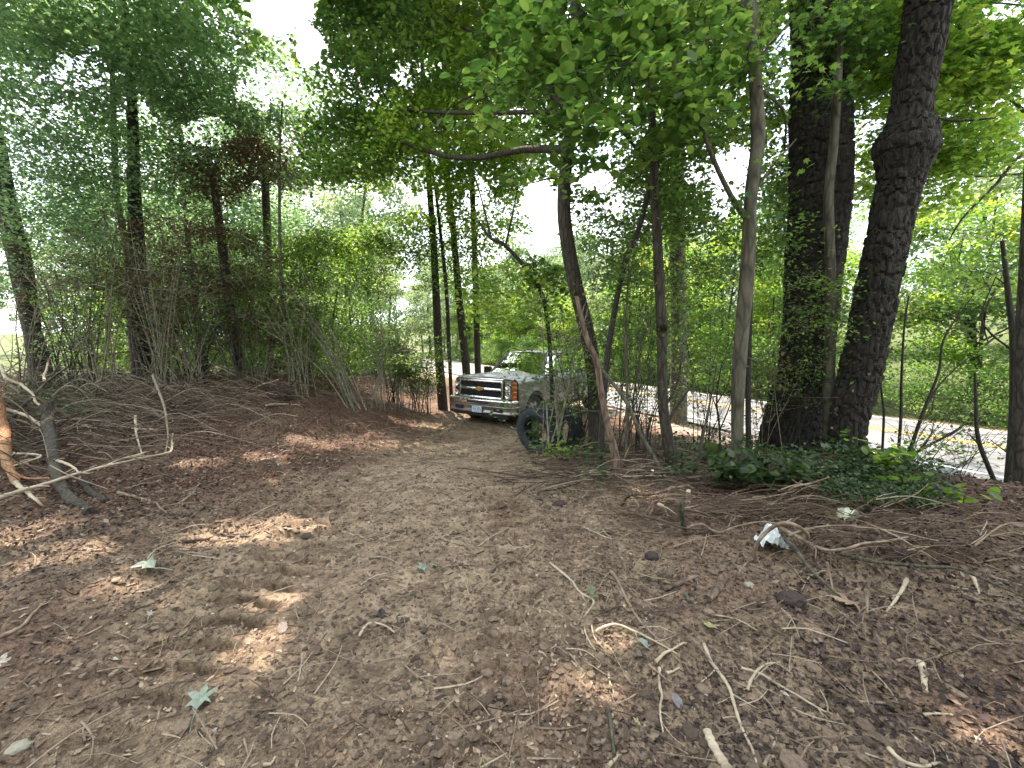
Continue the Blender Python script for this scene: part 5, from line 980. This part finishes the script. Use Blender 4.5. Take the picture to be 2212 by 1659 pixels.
# left: brush and broken wood
S('torn orange-red splintered trunk hanging at the left edge', cE, [(-200, 560), (-60, 700), (0, 900), (35, 1120), (115, 1325)], 84, 'torn', [1.0, .8, .45, .2, .02], 'torn_tree', 'broken tree', .4, 14)
S('peeled orange bark strip curling right from the torn trunk', cE, [(40, 1190), (120, 1255), (220, 1275), (340, 1270)], 16, 'torn', [.12, .05, .08, .12], 'bark_strip', 'bark strip')
S('pale splinter root pointing down right from the torn trunk', cE, [(110, 1310), (180, 1360), (250, 1415), (305, 1475)], 18, 'pale_stick', [.05, .05, .04, 0])
S('thick mottled grey broken branch standing and curving down right', cE, [(350, 765), (350, 900), (375, 1050), (395, 1190), (480, 1400), (630, 1535)], 58, 'bark', [.62, .45, .28, .14, .05, 0], 'broken_branch', 'branch', .9, 12)
S('long pale pole lying from the left edge across the grey branch', cE, [(-60, 1430), (150, 1365), (300, 1322), (560, 1240), (780, 1180), (1000, 1130), (1170, 1095)], 26, 'pale_stick', [.1, .12, .16, .2, .2, .2, .16])
S('kinked pale rod end turning upward at the tip of the long pole', cE, [(1165, 1095), (1215, 1082), (1225, 1020), (1228, 950)], 13, 'pale_stick', [.16, .16, .25, .38])
S('thin pale branch forking off the long pole to the upper right', cE, [(760, 1185), (850, 1140), (1000, 1098), (1040, 1080)], 12, 'pale_stick', [.2, .22, .24, .25])
S('dark bark log lying level across the brush edge', cE, [(370, 915), (550, 885), (700, 872), (1000, 848), (1250, 815), (1440, 795)], 34, 'dark_stick', .12, 'log', 'log', .5)
S('pale thin pole lying just below the dark bark log', cE, [(480, 910), (700, 895), (900, 915), (1110, 925)], 14, 'pale_stick', .08)
S('bleached arc of branch from the torn trunk to the grey branch', cE, [(0, 775), (80, 790), (200, 835), (300, 905), (345, 960)], 15, 'pale_stick', [.55, .52, .46, .38, .34], cat='branch')
S('upper bleached wavy branch crossing above the grey branch top', cE, [(0, 470), (50, 570), (150, 600), (235, 665), (250, 730), (300, 760), (380, 765)], 13, 'pale_stick', [.95, .85, .8, .7, .62, .6, .6], cat='branch')
S('short forked twig joining the grey branch to the long pole', cE, [(375, 1140), (450, 1165), (520, 1200), (560, 1232)], 14, 'pale_stick', .2)
S('short log with a yellow cut end right of the grey branch', cE, [(575, 1305), (650, 1370), (700, 1410), (740, 1445)], 38, 'bark', 0, 'log', 'log', .95)
S('long dark stick sloping down right towards the sun patch', cE, [(840, 1380), (930, 1400), (1050, 1430), (1130, 1480), (1190, 1525)], 17, 'stick')
S('straight brown stick rising right to a flat bark slab', cE, [(1270, 1460), (1350, 1400), (1440, 1345), (1660, 1250)], 13, 'stick')
S('flat dark bark slab on the dirt beside the straight stick', cE, [(1400, 1360), (1480, 1372), (1600, 1370)], 26, 'dark_stick', 0, 'bark_slab', 'bark slab', .5)
S('pale stick poking up right out of the rusty brush mound', cE, [(1660, 700), (1780, 650), (1850, 612), (1980, 568)], 13, 'pale_stick', [.1, .2, .3, .4])
S('pale bare stick lying flat right of the brush mound', cE, [(1890, 752), (2000, 745), (2133, 748)], 13, 'pale_stick', .03)
S('bent thin stem crossing the brush and dropping to a hook', cE, [(1085, 545), (1160, 740), (1185, 900), (1188, 990), (1165, 1085)], 12, 'stick', [.65, .45, .3, .2, .12])
S('upright pale twig just left of the hooked stem', cE, [(965, 830), (975, 930), (1005, 1092)], 12, 'pale_stick', [.35, .25, .05])
S('wide arching whip over the dark log', cE, [(680, 420), (800, 385), (930, 370), (1100, 372), (1240, 405), (1330, 470)], 8, 'stick', [.9, 1, 1.05, 1.05, 1, .85], cat='branch')
S('low arching whip at the right end of the brush', cE, [(1560, 510), (1700, 480), (1850, 495), (2000, 540)], 8, 'stick', [.5, .6, .55, .4], cat='branch')
S('straight thin branch slanting up right through the left brush', cE, [(90, 850), (200, 720), (330, 590), (480, 480)], 14, 'smooth', [.3, .55, .8, 1.1], cat='branch')
S('fallen grey pole under the bleached arc', cE, [(60, 1005), (180, 1065), (300, 1140)], 28, 'smooth', .06, 'log', 'log', .8)
S('bleached loop of twig left of the grey branch foot', cE, [(90, 1100), (200, 1100), (290, 1115), (200, 1150), (95, 1180)], 10, 'pale_stick', [.2, .22, .24, .2, .16])
S('thin dead twig with side forks above the brush', cE, [(310, 575), (325, 500), (350, 430), (358, 400)], 10, 'pale_stick', [1, 1.1, 1.25, 1.3], cat='branch')
S('cut stump with a rusty broken top behind the brush mound', cE, [(1490, 490), (1492, 420), (1498, 300)], 50, 'redbark', [0, .25, .6], 'stump', 'stump', .55, 10)
S('dark rounded stump end at the brush edge', cE, [(690, 765), (790, 750)], 60, 'dark_stick', .1, 'stump', 'stump', .9, 12)
# front left
S('thin root curving to the left edge of the photo', cA, [(-40, 960), (60, 915), (120, 880), (200, 800), (350, 715)], 13, 'stick', name='root', cat='root')
S('short curved twig at the bottom left below the star leaf', cA, [(465, 1520), (460, 1450), (500, 1390), (562, 1330)], 8, 'stick')
S('short straight twig right of the curved one at bottom left', cA, [(890, 1320), (870, 1390), (845, 1450)], 9, 'stick')
S('dark rotten branch lying in the brightest sun patch', cA, [(1010, 428), (1100, 408), (1250, 390), (1380, 382), (1495, 376)], 14, 'dark_stick')
S('short straight twig near the bottom centre left', cA, [(1345, 1505), (1368, 1600)], 9, 'stick')
S('stub of pale wood at the bottom edge left of centre', cA, [(1450, 1645), (1490, 1640), (1515, 1600)], 18, 'pale_stick')
S('splintered twig pair lying right of the round sun patch', cA, [(1500, 1150), (1560, 1120), (1640, 1105), (1690, 1150)], 10, 'stick')
S('thin straight rootlet across the middle left dirt', cA, [(700, 800), (770, 775), (850, 755)], 7, 'dark_stick')
S('curled twig beside the right end of the sun patch', cA, [(1550, 540), (1620, 530), (1700, 470), (1710, 400)], 7, 'stick')
# front middle
S('long wavy pale root running down the middle right', cB, [(1150, 535), (1250, 620), (1310, 690), (1390, 745), (1345, 825), (1335, 900), (1360, 960), (1395, 1010)], 11, 'pale_stick', .01, 'root', 'root')
S('thick brown root running diagonal to the root crossing', cB, [(1480, 580), (1520, 630), (1560, 720), (1640, 850), (1740, 950), (1865, 1070)], 15, 'stick', .015, 'root', 'root')
S('pale arching root meeting the diagonal root', cB, [(1400, 915), (1440, 885), (1490, 873), (1550, 880), (1620, 910), (1700, 950), (1850, 1035)], 13, 'pale_stick', .03, 'root', 'root')
S('thin root parallel inside the wavy pale root', cB, [(1370, 835), (1382, 890), (1400, 950), (1440, 1000)], 8, 'pale_stick', .01, 'root', 'root')
S('short pale root crossing under the diagonal root', cB, [(1730, 1078), (1780, 1030), (1820, 1010), (1890, 970)], 13, 'pale_stick', .02, 'root', 'root')
S('upright lying twig below the root crossing', cB, [(1750, 1110), (1752, 1200), (1765, 1260), (1755, 1330), (1775, 1470)], 13, 'pale_stick', .01)
S('bent brown stick right under the root crossing', cB, [(1690, 1090), (1760, 1150), (1820, 1195)], 10, 'stick', .01)
S('stubby pale root fork right of the root crossing', cB, [(1790, 1142), (1825, 1130), (1862, 1108)], 19, 'pale_stick', .01)
S('thin twig pointing up at the bottom centre', cB, [(968, 1370), (945, 1500), (920, 1645)], 9, 'stick')
S('flat grey bark splinter near the bottom right of centre', cB, [(1468, 1330), (1485, 1450), (1502, 1590)], 20, 'smooth', .01, 'bark_slab', 'bark slab', .8)
S('pale knobbed stick end under the bark splinter', cB, [(1475, 1650), (1505, 1620), (1535, 1588)], 22, 'pale_stick')
S('fine forked rootlet left of the wavy root', cB, [(1200, 1000), (1240, 1030), (1290, 1070), (1335, 1145)], 7, 'stick', name='root', cat='root')
S('shallow arc rootlet just above the fine forked one', cB, [(1240, 1005), (1300, 1008), (1360, 1025), (1425, 1078)], 7, 'pale_stick', .01, 'root', 'root')
S('brown stick lying level in the upper left track', cB, [(5, 372), (70, 385), (130, 397), (265, 420)], 12, 'stick')
S('stubby brown stick in the middle of the upper track', cB, [(540, 400), (610, 420), (685, 442)], 15, 'stick')
S('curled pale root shaped like a hook on the left track', cB, [(100, 940), (120, 900), (150, 868), (200, 865), (260, 888), (295, 915)], 12, 'pale_stick', .02, 'root', 'root')
S('short dark bent twig in the centre of the dirt', cB, [(475, 790), (482, 830), (510, 860), (540, 890)], 7, 'stick')
S('short stick beside the lower sun patch', cB, [(1470, 1140), (1480, 1190), (1502, 1258)], 10, 'pale_stick')
S('angular twig left of the wavy pale root', cB, [(932, 830), (940, 765), (975, 745), (1018, 730)], 7, 'stick')
S('long thin twig lying below the root pile', cB, [(1335, 335), (1430, 380), (1510, 403), (1600, 405)], 8, 'pale_stick')
S('dark arched root in the right half of the track', cB, [(825, 585), (850, 560), (880, 540), (940, 530), (995, 540)], 9, 'dark_stick', .03, 'root', 'root')
S('short brown stick just above the dark arched root', cB, [(915, 408), (960, 440), (1005, 482)], 10, 'stick')
S('hair-thin upright twig at bottom left of centre', cB, [(148, 1400), (165, 1500), (178, 1605)], 5, 'stick')
S('forked dark twig tip at the bottom edge', cB, [(430, 1655), (480, 1590), (530, 1530)], 8, 'dark_stick')
# front right
S('longest pale twig curving down to the bottom edge', cC, [(115, 980), (150, 1070), (215, 1160), (270, 1290), (320, 1430), (360, 1520), (400, 1620), (405, 1659)], 14, 'pale_stick', .01)
S('long straight pale stick sloping down right in the foreground', cC, [(325, 1112), (430, 1150), (520, 1200), (620, 1262), (740, 1330), (872, 1402)], 12, 'pale_stick', .01)
S('curved bare stick above the long straight pale one', cC, [(355, 1235), (375, 1180), (420, 1115), (470, 1085), (535, 1080)], 11, 'pale_stick', .02)
S('thin side twig between the longest twig and the curved stick', cC, [(215, 1157), (280, 1165), (350, 1172)], 8, 'stick')
S('small hooked side twig low on the longest twig', cC, [(190, 1485), (250, 1480), (325, 1450)], 8, 'stick')
S('crooked brown twig standing off the bottom edge', cC, [(448, 1659), (470, 1600), (495, 1550), (530, 1440)], 12, 'stick')
S('thick pale splintered wood end at the bottom edge', cC, [(135, 1470), (160, 1540), (200, 1610), (245, 1680)], 40, 'pale_stick', 0, 'log', 'log', 1.1, 12)
S('level wavy twig at the lower right', cC, [(970, 1300), (1080, 1305), (1150, 1310), (1230, 1295)], 11, 'stick')
S('level stick further right of the wavy twig', cC, [(1310, 1382), (1370, 1363), (1485, 1372)], 12, 'pale_stick')
S('pale thick wood chunk standing near the dark hole', cC, [(1308, 1092), (1322, 1140), (1330, 1190), (1340, 1250)], 30, 'pale_stick', 0, 'wood_chunk', 'wood chunk', .6, 10)
S('straight brown pole sloping to the big dead leaf', cC, [(570, 408), (640, 490), (700, 560), (790, 650), (885, 742)], 24, 'smooth', [.12, .1, .08, .05, .02], name='branch', cat='branch')
S('short upright twig behind the straight brown pole', cC, [(795, 530), (810, 600), (828, 705)], 10, 'stick', [.15, .08, 0])
S('white bare twig alone on the dark soil', cC, [(1232, 625), (1205, 680), (1165, 740), (1125, 802)], 14, 'pale_stick', .02)
S('stubby wood piece upright right of the big dead leaf', cC, [(1008, 682), (1012, 740), (1014, 812)], 20, 'stick', [.1, .05, 0])
S('short round log section lying left on the dirt', cC, [(222, 618), (205, 665), (180, 700), (140, 742)], 44, 'redbark', 0, 'log', 'log', 1.0, 12)
S('wavy pale root at the bottom right', cC, [(1128, 1555), (1170, 1600), (1230, 1638), (1330, 1655), (1400, 1640), (1490, 1622)], 14, 'pale_stick', .01, 'root', 'root')
S('long olive green vine crossing the right side', cC, [(850, 478), (1000, 515), (1200, 545), (1350, 556), (1500, 560), (1700, 642), (1920, 740)], 15, 'stem', [.1, .12, .14, .14, .12, .1, .08], 'vine', 'vine')
S('thin straight stick low at the right edge', cC, [(1590, 930), (1680, 965), (1750, 985), (1900, 1025)], 9, 'stick')
S('thin straight stick higher at the right edge', cC, [(1600, 780), (1700, 795), (1780, 825), (1900, 862)], 9, 'stick')
S('thick arched root framing the white plastic scrap', cC, [(400, 525), (398, 470), (420, 415), (480, 350), (540, 318), (590, 316), (650, 345), (685, 385), (682, 445)], 22, 'stick', [0, .1, .2, .3, .36, .36, .3, .2, 0], 'root', 'root', .9, 9)
S('small side root trailing left from the arched root', cC, [(305, 605), (330, 555), (365, 525), (405, 510)], 11, 'stick', 0, 'root', 'root')
S('long wavy root linking the root pile to the arched root', cC, [(20, 345), (100, 320), (160, 350), (220, 368), (290, 335), (370, 312), (450, 308), (540, 318)], 17, 'stick', [.05, .06, .05, .05, .1, .14, .16, .2], 'root', 'root')
S('long brown branch running right from the arched root', cC, [(540, 345), (640, 400), (720, 440), (800, 468), (900, 460), (1000, 430), (1100, 412), (1230, 392)], 15, 'stick', .12, 'branch', 'branch')
S('shorter branch curving right above the arched root', cC, [(580, 385), (640, 360), (700, 345), (820, 328), (955, 325)], 12, 'stick', .14, 'branch', 'branch')
S('forked dead stick leaning over the fern patch', cC, [(540, 180), (580, 145), (620, 112), (700, 95), (800, 62)], 12, 'stick', [.05, .15, .25, .28, .35], 'branch', 'branch')
S('brown twin stick beside the forked dead stick', cC, [(555, 172), (600, 125), (655, 82)], 16, 'stick', [.04, .15, .3], 'branch', 'branch')
S('small white chip of wood on the far right soil', cC, [(1478, 660), (1530, 672), (1580, 677)], 9, 'pale_stick')
S('short pale upright splinter near the vine', cC, [(1575, 590), (1605, 630), (1632, 702)], 13, 'pale_stick', [.06, .03, 0])
S('short twig above the dark hole at the right', cC, [(1178, 1080), (1230, 1062), (1292, 1068)], 10, 'stick')
S('thin twig sloping left of the straight brown pole', cC, [(565, 515), (620, 580), (705, 680)], 7, 'stick')
S('dark olive branch lying at far right under the trees', cC, [(1370, 430), (1440, 428), (1550, 425)], 14, 'dark_stick', .05, 'branch', 'branch')
# root pile
S('sunlit orange-pink forked branch on top of the root pile', cD, [(150, 375), (185, 320), (240, 298), (320, 298), (400, 285), (490, 258), (595, 243)], 22, 'redbark', [0, .1, .2, .24, .26, .28, .3], 'branch', 'branch', .6, 10)
S('dark root along the front of the root pile', cD, [(190, 408), (300, 445), (420, 472), (520, 510), (600, 528), (700, 532)], 20, 'dark_stick', [.05, .12, .12, .1, .06, .04], 'root', 'root')
S('grey splintered root stub standing in the root pile', cD, [(525, 350), (540, 420), (545, 470), (560, 520), (575, 565)], 42, 'smooth', [.3, .22, .15, .06, 0], 'root', 'root', .5, 10)
S('bone-white curved root in the middle of the pile', cD, [(388, 370), (412, 378), (430, 405), (445, 440)], 17, 'pale_stick', [.22, .22, .16, .1], 'root', 'root')
S('ochre wood splinter upright behind the root pile', cD, [(582, 378), (584, 330), (588, 280)], 28, 'pale_stick', [0, .08, .16], 'wood_chunk', 'wood chunk', .8)
S('thin root from the pile reaching right low', cD, [(545, 395), (620, 405), (680, 420), (750, 448)], 10, 'stick', [.15, .1, .05, .02], 'root', 'root')
S('thin root from the pile reaching right high', cD, [(540, 392), (590, 385), (650, 368)], 10, 'stick', [.18, .18, .16], 'root', 'root')
S('half-buried log with an ochre end below the root pile', cD, [(425, 938), (480, 915), (520, 900), (580, 870), (640, 848)], 32, 'redbark', 0, 'log', 'log', .7, 10)
S('short grey stick near the half-buried log', cD, [(562, 955), (578, 985), (590, 1015)], 20, 'smooth')
for i, (lb, a0, b0, a1, b1) in enumerate([('first thin rootlet dangling at the left of the pile', 300, 420, 350, 335), ('second thin rootlet dangling in the pile', 350, 350, 330, 440), ('looping rootlet in the pile centre', 440, 430, 380, 455), ('wiry rootlet at the pile right end', 880, 480, 895, 420), ('wiry rootlet left of the pile right end', 830, 460, 850, 400), ('short rootlet under the sunlit branch', 250, 360, 300, 300), ('long wiry rootlet behind the pile', 480, 300, 700, 330), ('straight rootlet over the dark front root', 330, 470, 400, 500)]):
    S(lb, cD, [(a0, b0), ((a0 + a1) / 2 + 12, (b0 + b1) / 2 - 8), (a1, b1)], 6, 'stick', [.05, .1, .15], 'root', 'root')
# tangles
def tangle(name, label, spots_, n, seed, mcol, h=.5, L=(.4, 1.6), r=(.0025, .010)):
    rng = np.random.default_rng(seed); mb = MB()
    for _ in range(n):
        px, py, rx, ry = spots_[rng.integers(len(spots_))]; g0 = G(px + rng.normal(0, .5) * rx, py + rng.normal(0, .5) * ry)
        if nn(g0[0], g0[1]) > 9.6: continue
        l = rng.uniform(*L); th = rng.normal(.1, .5) + (math.pi if rng.uniform() < .5 else 0); g0[2] += rng.uniform(0, h) * .6; e = g0 + [math.cos(th) * l, math.sin(th) * l * .6, rng.normal(0, .25) * h]; e[2] = max(e[2], float(hg(e[0], e[1])) + .01); mid = (g0 + e) / 2 + [0, 0, rng.uniform(0, .25) * l * h * 2]
        k = 8; p = wig(rng, [g0, mid, e], k, .04); r0 = rng.uniform(*r); add_tube(mb, p, np.linspace(r0, r0 * .4, k), 3, rng.uniform(0, 1), False)
    mb.obj(name, mcol, kind='stuff', label=label, cat='brush')
tm = stuffmat('brush_twig', [(.03, .022, .018), (.07, .05, .04), (.14, .10, .075), (.36, .29, .22)])
tm2 = stuffmat('rusty_brush_twig', [(.04, .024, .02), (.09, .055, .042), (.17, .11, .08), (.34, .26, .19)])
tangle('brush_tangle', 'tangled bare twigs and branches heaped along the left berm', [(120, 880, 220, 90), (80, 940, 160, 110), (330, 890, 160, 60), (300, 850, 200, 40)], 1500, 61, tm, .5)
tangle('rusty_brush_mound', 'rusty brown heap of dead twigs left of the leaning pole fan', [(430, 865, 170, 40), (450, 845, 120, 30), (600, 840, 130, 25)], 1100, 62, tm2, .55, (.3, 1.1))
tangle('root_tangle', 'wiry dark roots matted around the root pile and arched root', [(1450, 1110, 90, 45), (1620, 1120, 130, 35), (1750, 1110, 130, 30), (1900, 1170, 180, 50), (2090, 1190, 130, 60)], 420, 63, tm2, .25, (.15, .7), (.0025, .007))
tangle('cut_slash', 'jumble of broken grey branches and poles thrown on the left berm', [(150, 870, 200, 60), (60, 900, 120, 90), (300, 870, 160, 40), (450, 850, 170, 25)], 330, 66, stuffmat('slash_wood', [(.05, .038, .03), (.12, .09, .07), (.24, .19, .14), (.45, .37, .29)]), .8, (.5, 1.9), (.005, .015))
mb = MB(); rng = np.random.default_rng(92); cen = [G(a, b) + [0, 0, rng.uniform(.1, .5)] for a, b in zip(rng.normal(150, 75, 130), rng.normal(870, 26, 130))]
clumps(mb, rng, np.array(cen), .3, 26, .07, 'oval', .5, .6, gap=False); mb.obj('wilted_brush_leaves', M['leaf_dark'], kind='stuff', label='dull green wilted leaves hanging in the left brush heap', cat='wilted leaves')
mb = MB(); cen = [G(a, b) + [0, 0, rng.uniform(.05, .45)] for a, b in zip(rng.normal(400, 130, 120), rng.normal(850, 14, 120))]
clumps(mb, rng, np.array(cen), .3, 26, .06, 'oval', .5, .6, gap=False); mb.obj('dead_brush_leaves', M['leaf_brown'], kind='stuff', label='dead brown leaves caught in the rusty brush mound', cat='dead leaves')
tangle('thicket_floor_twigs', 'fallen twigs under the thicket between truck and pines', [(1250, 990, 130, 40), (1400, 1020, 120, 40), (1250, 1040, 150, 30), (1750, 1040, 150, 40)], 420, 64, tm, .25, (.2, .9))
# clods, scraps, leaves that lie alone
def flat_leaf(label, conv, x, y, wz, kd, m, rz, tilt=.15, name='leaf', cat='leaf', lift=.012):
    k = .3924; px, py = conv(x, y); g0 = G(px, py); s = wz * k * np.linalg.norm(g0 - [0, 0, CAM_H]) / F; mb = MB(); V0, F0 = SH[kd]; V = V0 - [0, .5, 0]; q_ = np.hypot(V[:, 0], V[:, 1]); V[:, 2] += .35 * V[:, 0] ** 2 + .25 * V[:, 1] * q_ + .06 * np.sin(9 * V[:, 0] + 7 * V[:, 1] + x); V = V * s * (.62 if kd == 'star' else .85); mb.add(V, F0, .6)
    if kd == 'star': pe = np.array([V[1], V[1] + [.02 * s, -.25 * s, .03 * s], V[1] + [.07 * s, -.5 * s, 0]]); add_tube(mb, pe, s * .012, 4)
    o = mb.obj(name, m, None, label=label, cat=cat); o.location = g0 + [0, 0, lift + s * .08]; o.rotation_euler = (tilt, tilt * .5, rz); return o
def lm(name, a, b): return simple(name, tuple(c * .62 for c in a), .7, 0, .3, 40)
sil = lm('pale_underside_of_leaf', (.36, .42, .34), 0); grn = lm('fresh_green_leaf', (.12, .22, .09), 0); tan = lm('tan_dead_leaf', (.42, .28, .19), 0); yel = lm('yellowed_leaf', (.42, .42, .2), 0); wht = lm('bleached_leaf', (.6, .54, .46), 0); blk = lm('dark_rotten_leaf', (.05, .035, .03), 0)
flat_leaf('silvery green five-pointed leaf at the bottom left', cA, 1115, 1285, 175, 'star', sil, .3, .1)
flat_leaf('silvery lobed leaf above the left sun patch', cA, 800, 568, 150, 'star', sil, 1.4, .1)
flat_leaf('blue-green lobed leaf in the track centre, left one of a touching pair', cB, 440, 565, 110, 'star', sil, .8, .25)
flat_leaf('blue-green lobed leaf in the track centre, right one of a touching pair', cB, 510, 560, 90, 'star', sil, 2.6, .3)
flat_leaf('small fresh green leaf against the wavy root', cB, 1375, 700, 60, 'oval', grn, .2, .4)
flat_leaf('pale round leaf beside the root crossing', cB, 1668, 998, 80, 'round', sil, 1.2, .3)
flat_leaf('grey folded leaf under the pale round leaf', cB, 1655, 1062, 60, 'round', lm('grey_leaf', (.25, .24, .2), 0), 2, .3)
flat_leaf('curled grey leaf touching the wavy root bend', cB, 1435, 728, 70, 'round', lm('grey_brown_leaf', (.3, .27, .22), 0), 2, .4)
flat_leaf('olive pointed leaf near the bottom right of centre', cB, 1625, 1425, 65, 'star', yel, 1, .4)
flat_leaf('yellow leaf tangled at the root crossing top', cC, 150, 900, 75, 'round', yel, 1.6, .25)
flat_leaf('big tan dead leaf at the foot of the brown pole', cC, 890, 772, 190, 'star', tan, 1.2, .12)
flat_leaf('small white leaf scrap on the left dirt', cA, 832, 832, 42, 'star', wht, .4, .5)
flat_leaf('dark curled leaf with pale edge on the left track', cB, 222, 825, 60, 'round', blk, .4, .5)
flat_leaf('brown folded leaf in the middle right dirt', cB, 1800, 660, 90, 'oval', lm('ochre_leaf', (.4, .3, .14), 0), 1.7, .2)
flat_leaf('small pale leaf left of the longest twig', cC, 560, 1270, 42, 'round', wht, .9, .3)
flat_leaf('dead leaf curled at the far right soil', cC, 1200, 520, 120, 'round', lm('dull_grey_leaf', (.16, .15, .14), 0), .9, .5)
flat_leaf('light leaf in the pale sun patch at the left edge', cA, 15, 1090, 100, 'star', wht, .5, .3)
flat_leaf('mauve curled leaf at right centre bottom', cB, 1845, 1310, 70, 'round', lm('mauve_leaf', (.3, .26, .28), 0), .5, .4)
flat_leaf('bleached leaf near the round sun patch', cA, 1555, 903, 60, 'round', lm('rose_leaf', (.42, .32, .28), 0), .5, .4)
flat_leaf('rosy leaf by the lower centre right', cA, 630, 1072, 42, 'oval', wht, 2.0, .3)
# white plastic scrap caught in the arched root, and a crushed white cup
def crumple(label, conv, x, y, wz, hz, m, name, cat, seed, lift=.02):
    k = .3924; px, py = conv(x, y); g0 = G(px, py); D = np.linalg.norm(g0 - [0, 0, CAM_H]); s = wz * k * D / F; h_ = hz * k * D / F; rng = np.random.default_rng(seed)
    def f(u, v):
        X = (u - .5) * s; Y = (v - .5) * s * .5 + .25 * s * vn(u * 4, v * 4, seed); Z = h_ * (.5 + 1.3 * vn(u * 5 + 1, v * 5, seed + 3) + .5 * vn(u * 11, v * 11, seed + 5)) * (1 - np.abs(2 * u - 1) ** 3 * .6); return X, Y, np.maximum(Z, 0)
    mb = MB(); mb.add(*grid(f, 22, 18)); o = mb.obj(name, m, None, label=label, cat=cat); o.location = g0 + [0, 0, lift]; solid(o, .002); return o
wp = simple('dirty_white_plastic', (.62, .66, .68), .35, 0, .15, 20)
crumple('crumpled white plastic scrap hanging under the arched root', cC, 490, 470, 130, 90, wp, 'plastic_scrap', 'litter', 3, .04)
crumple('pale crushed carton at the edge of the fern patch', cC, 920, 295, 95, 30, simple('cream_carton', (.6, .62, .48), .6, 0, .12), 'crushed_carton', 'litter', 4)
crumple('small grey-white plastic film at the foot of the thicket', cC, -690, -110, 60, 28, wp, 'plastic_film', 'litter', 5)
def clod(label, conv, x, y, wz, col, seed, flat=.6, name='dirt_clod', cat='dirt clod'):
    k = .3924; px, py = conv(x, y); g0 = G(px, py); s = wz * k * np.linalg.norm(g0 - [0, 0, CAM_H]) / F / 2; bm = bmesh.new(); bmesh.ops.create_icosphere(bm, subdivisions=3, radius=1); V = np.array([v.co[:] for v in bm.verts]); Fc = np.array([[v.index for v in f.verts] for f in bm.faces]); bm.free()
    V = V * (1 + .35 * fbm(V[:, 0] * 1.7 + seed, V[:, 1] * 1.7 + V[:, 2] * 1.3, 4, seed))[:, None] * [s, s * .9, s * flat]; mb = MB(); mb.add(V, Fc, .4); o = mb.obj(name, col, None, label=label, cat=cat); o.location = g0 + [0, 0, s * flat * .2]; return o
mud = simple('dark_root_soil', (.05, .032, .03), .95, 0, .35, 60); rock = simple('grey_stone', (.3, .27, .22), .85, 0, .2, 30)
clod('dark clod of soil on the right of the track near the root pile', cB, 1205, 215, 75, mud, 1)
clod('black soil clod right of the track centre', cB, 1710, 500, 65, mud, 2)
clod('black lump at the berm edge beside the brush', cE, 2000, 690, 120, mud, 3, .8)
clod('dark mound of soil left of the big dead leaf', cC, 600, 745, 110, mud, 4, .6)
clod('small pale stone near the log section', cC, 362, 655, 42, rock, 5, .6, 'stone', 'stone')
clod('pale pebble right of the yellow leaf', cC, 735, 968, 22, rock, 7, .9, 'stone', 'stone')
clod('oval grey stone at the bottom left', cA, 105, 1548, 60, rock, 8, .5, 'stone', 'stone')
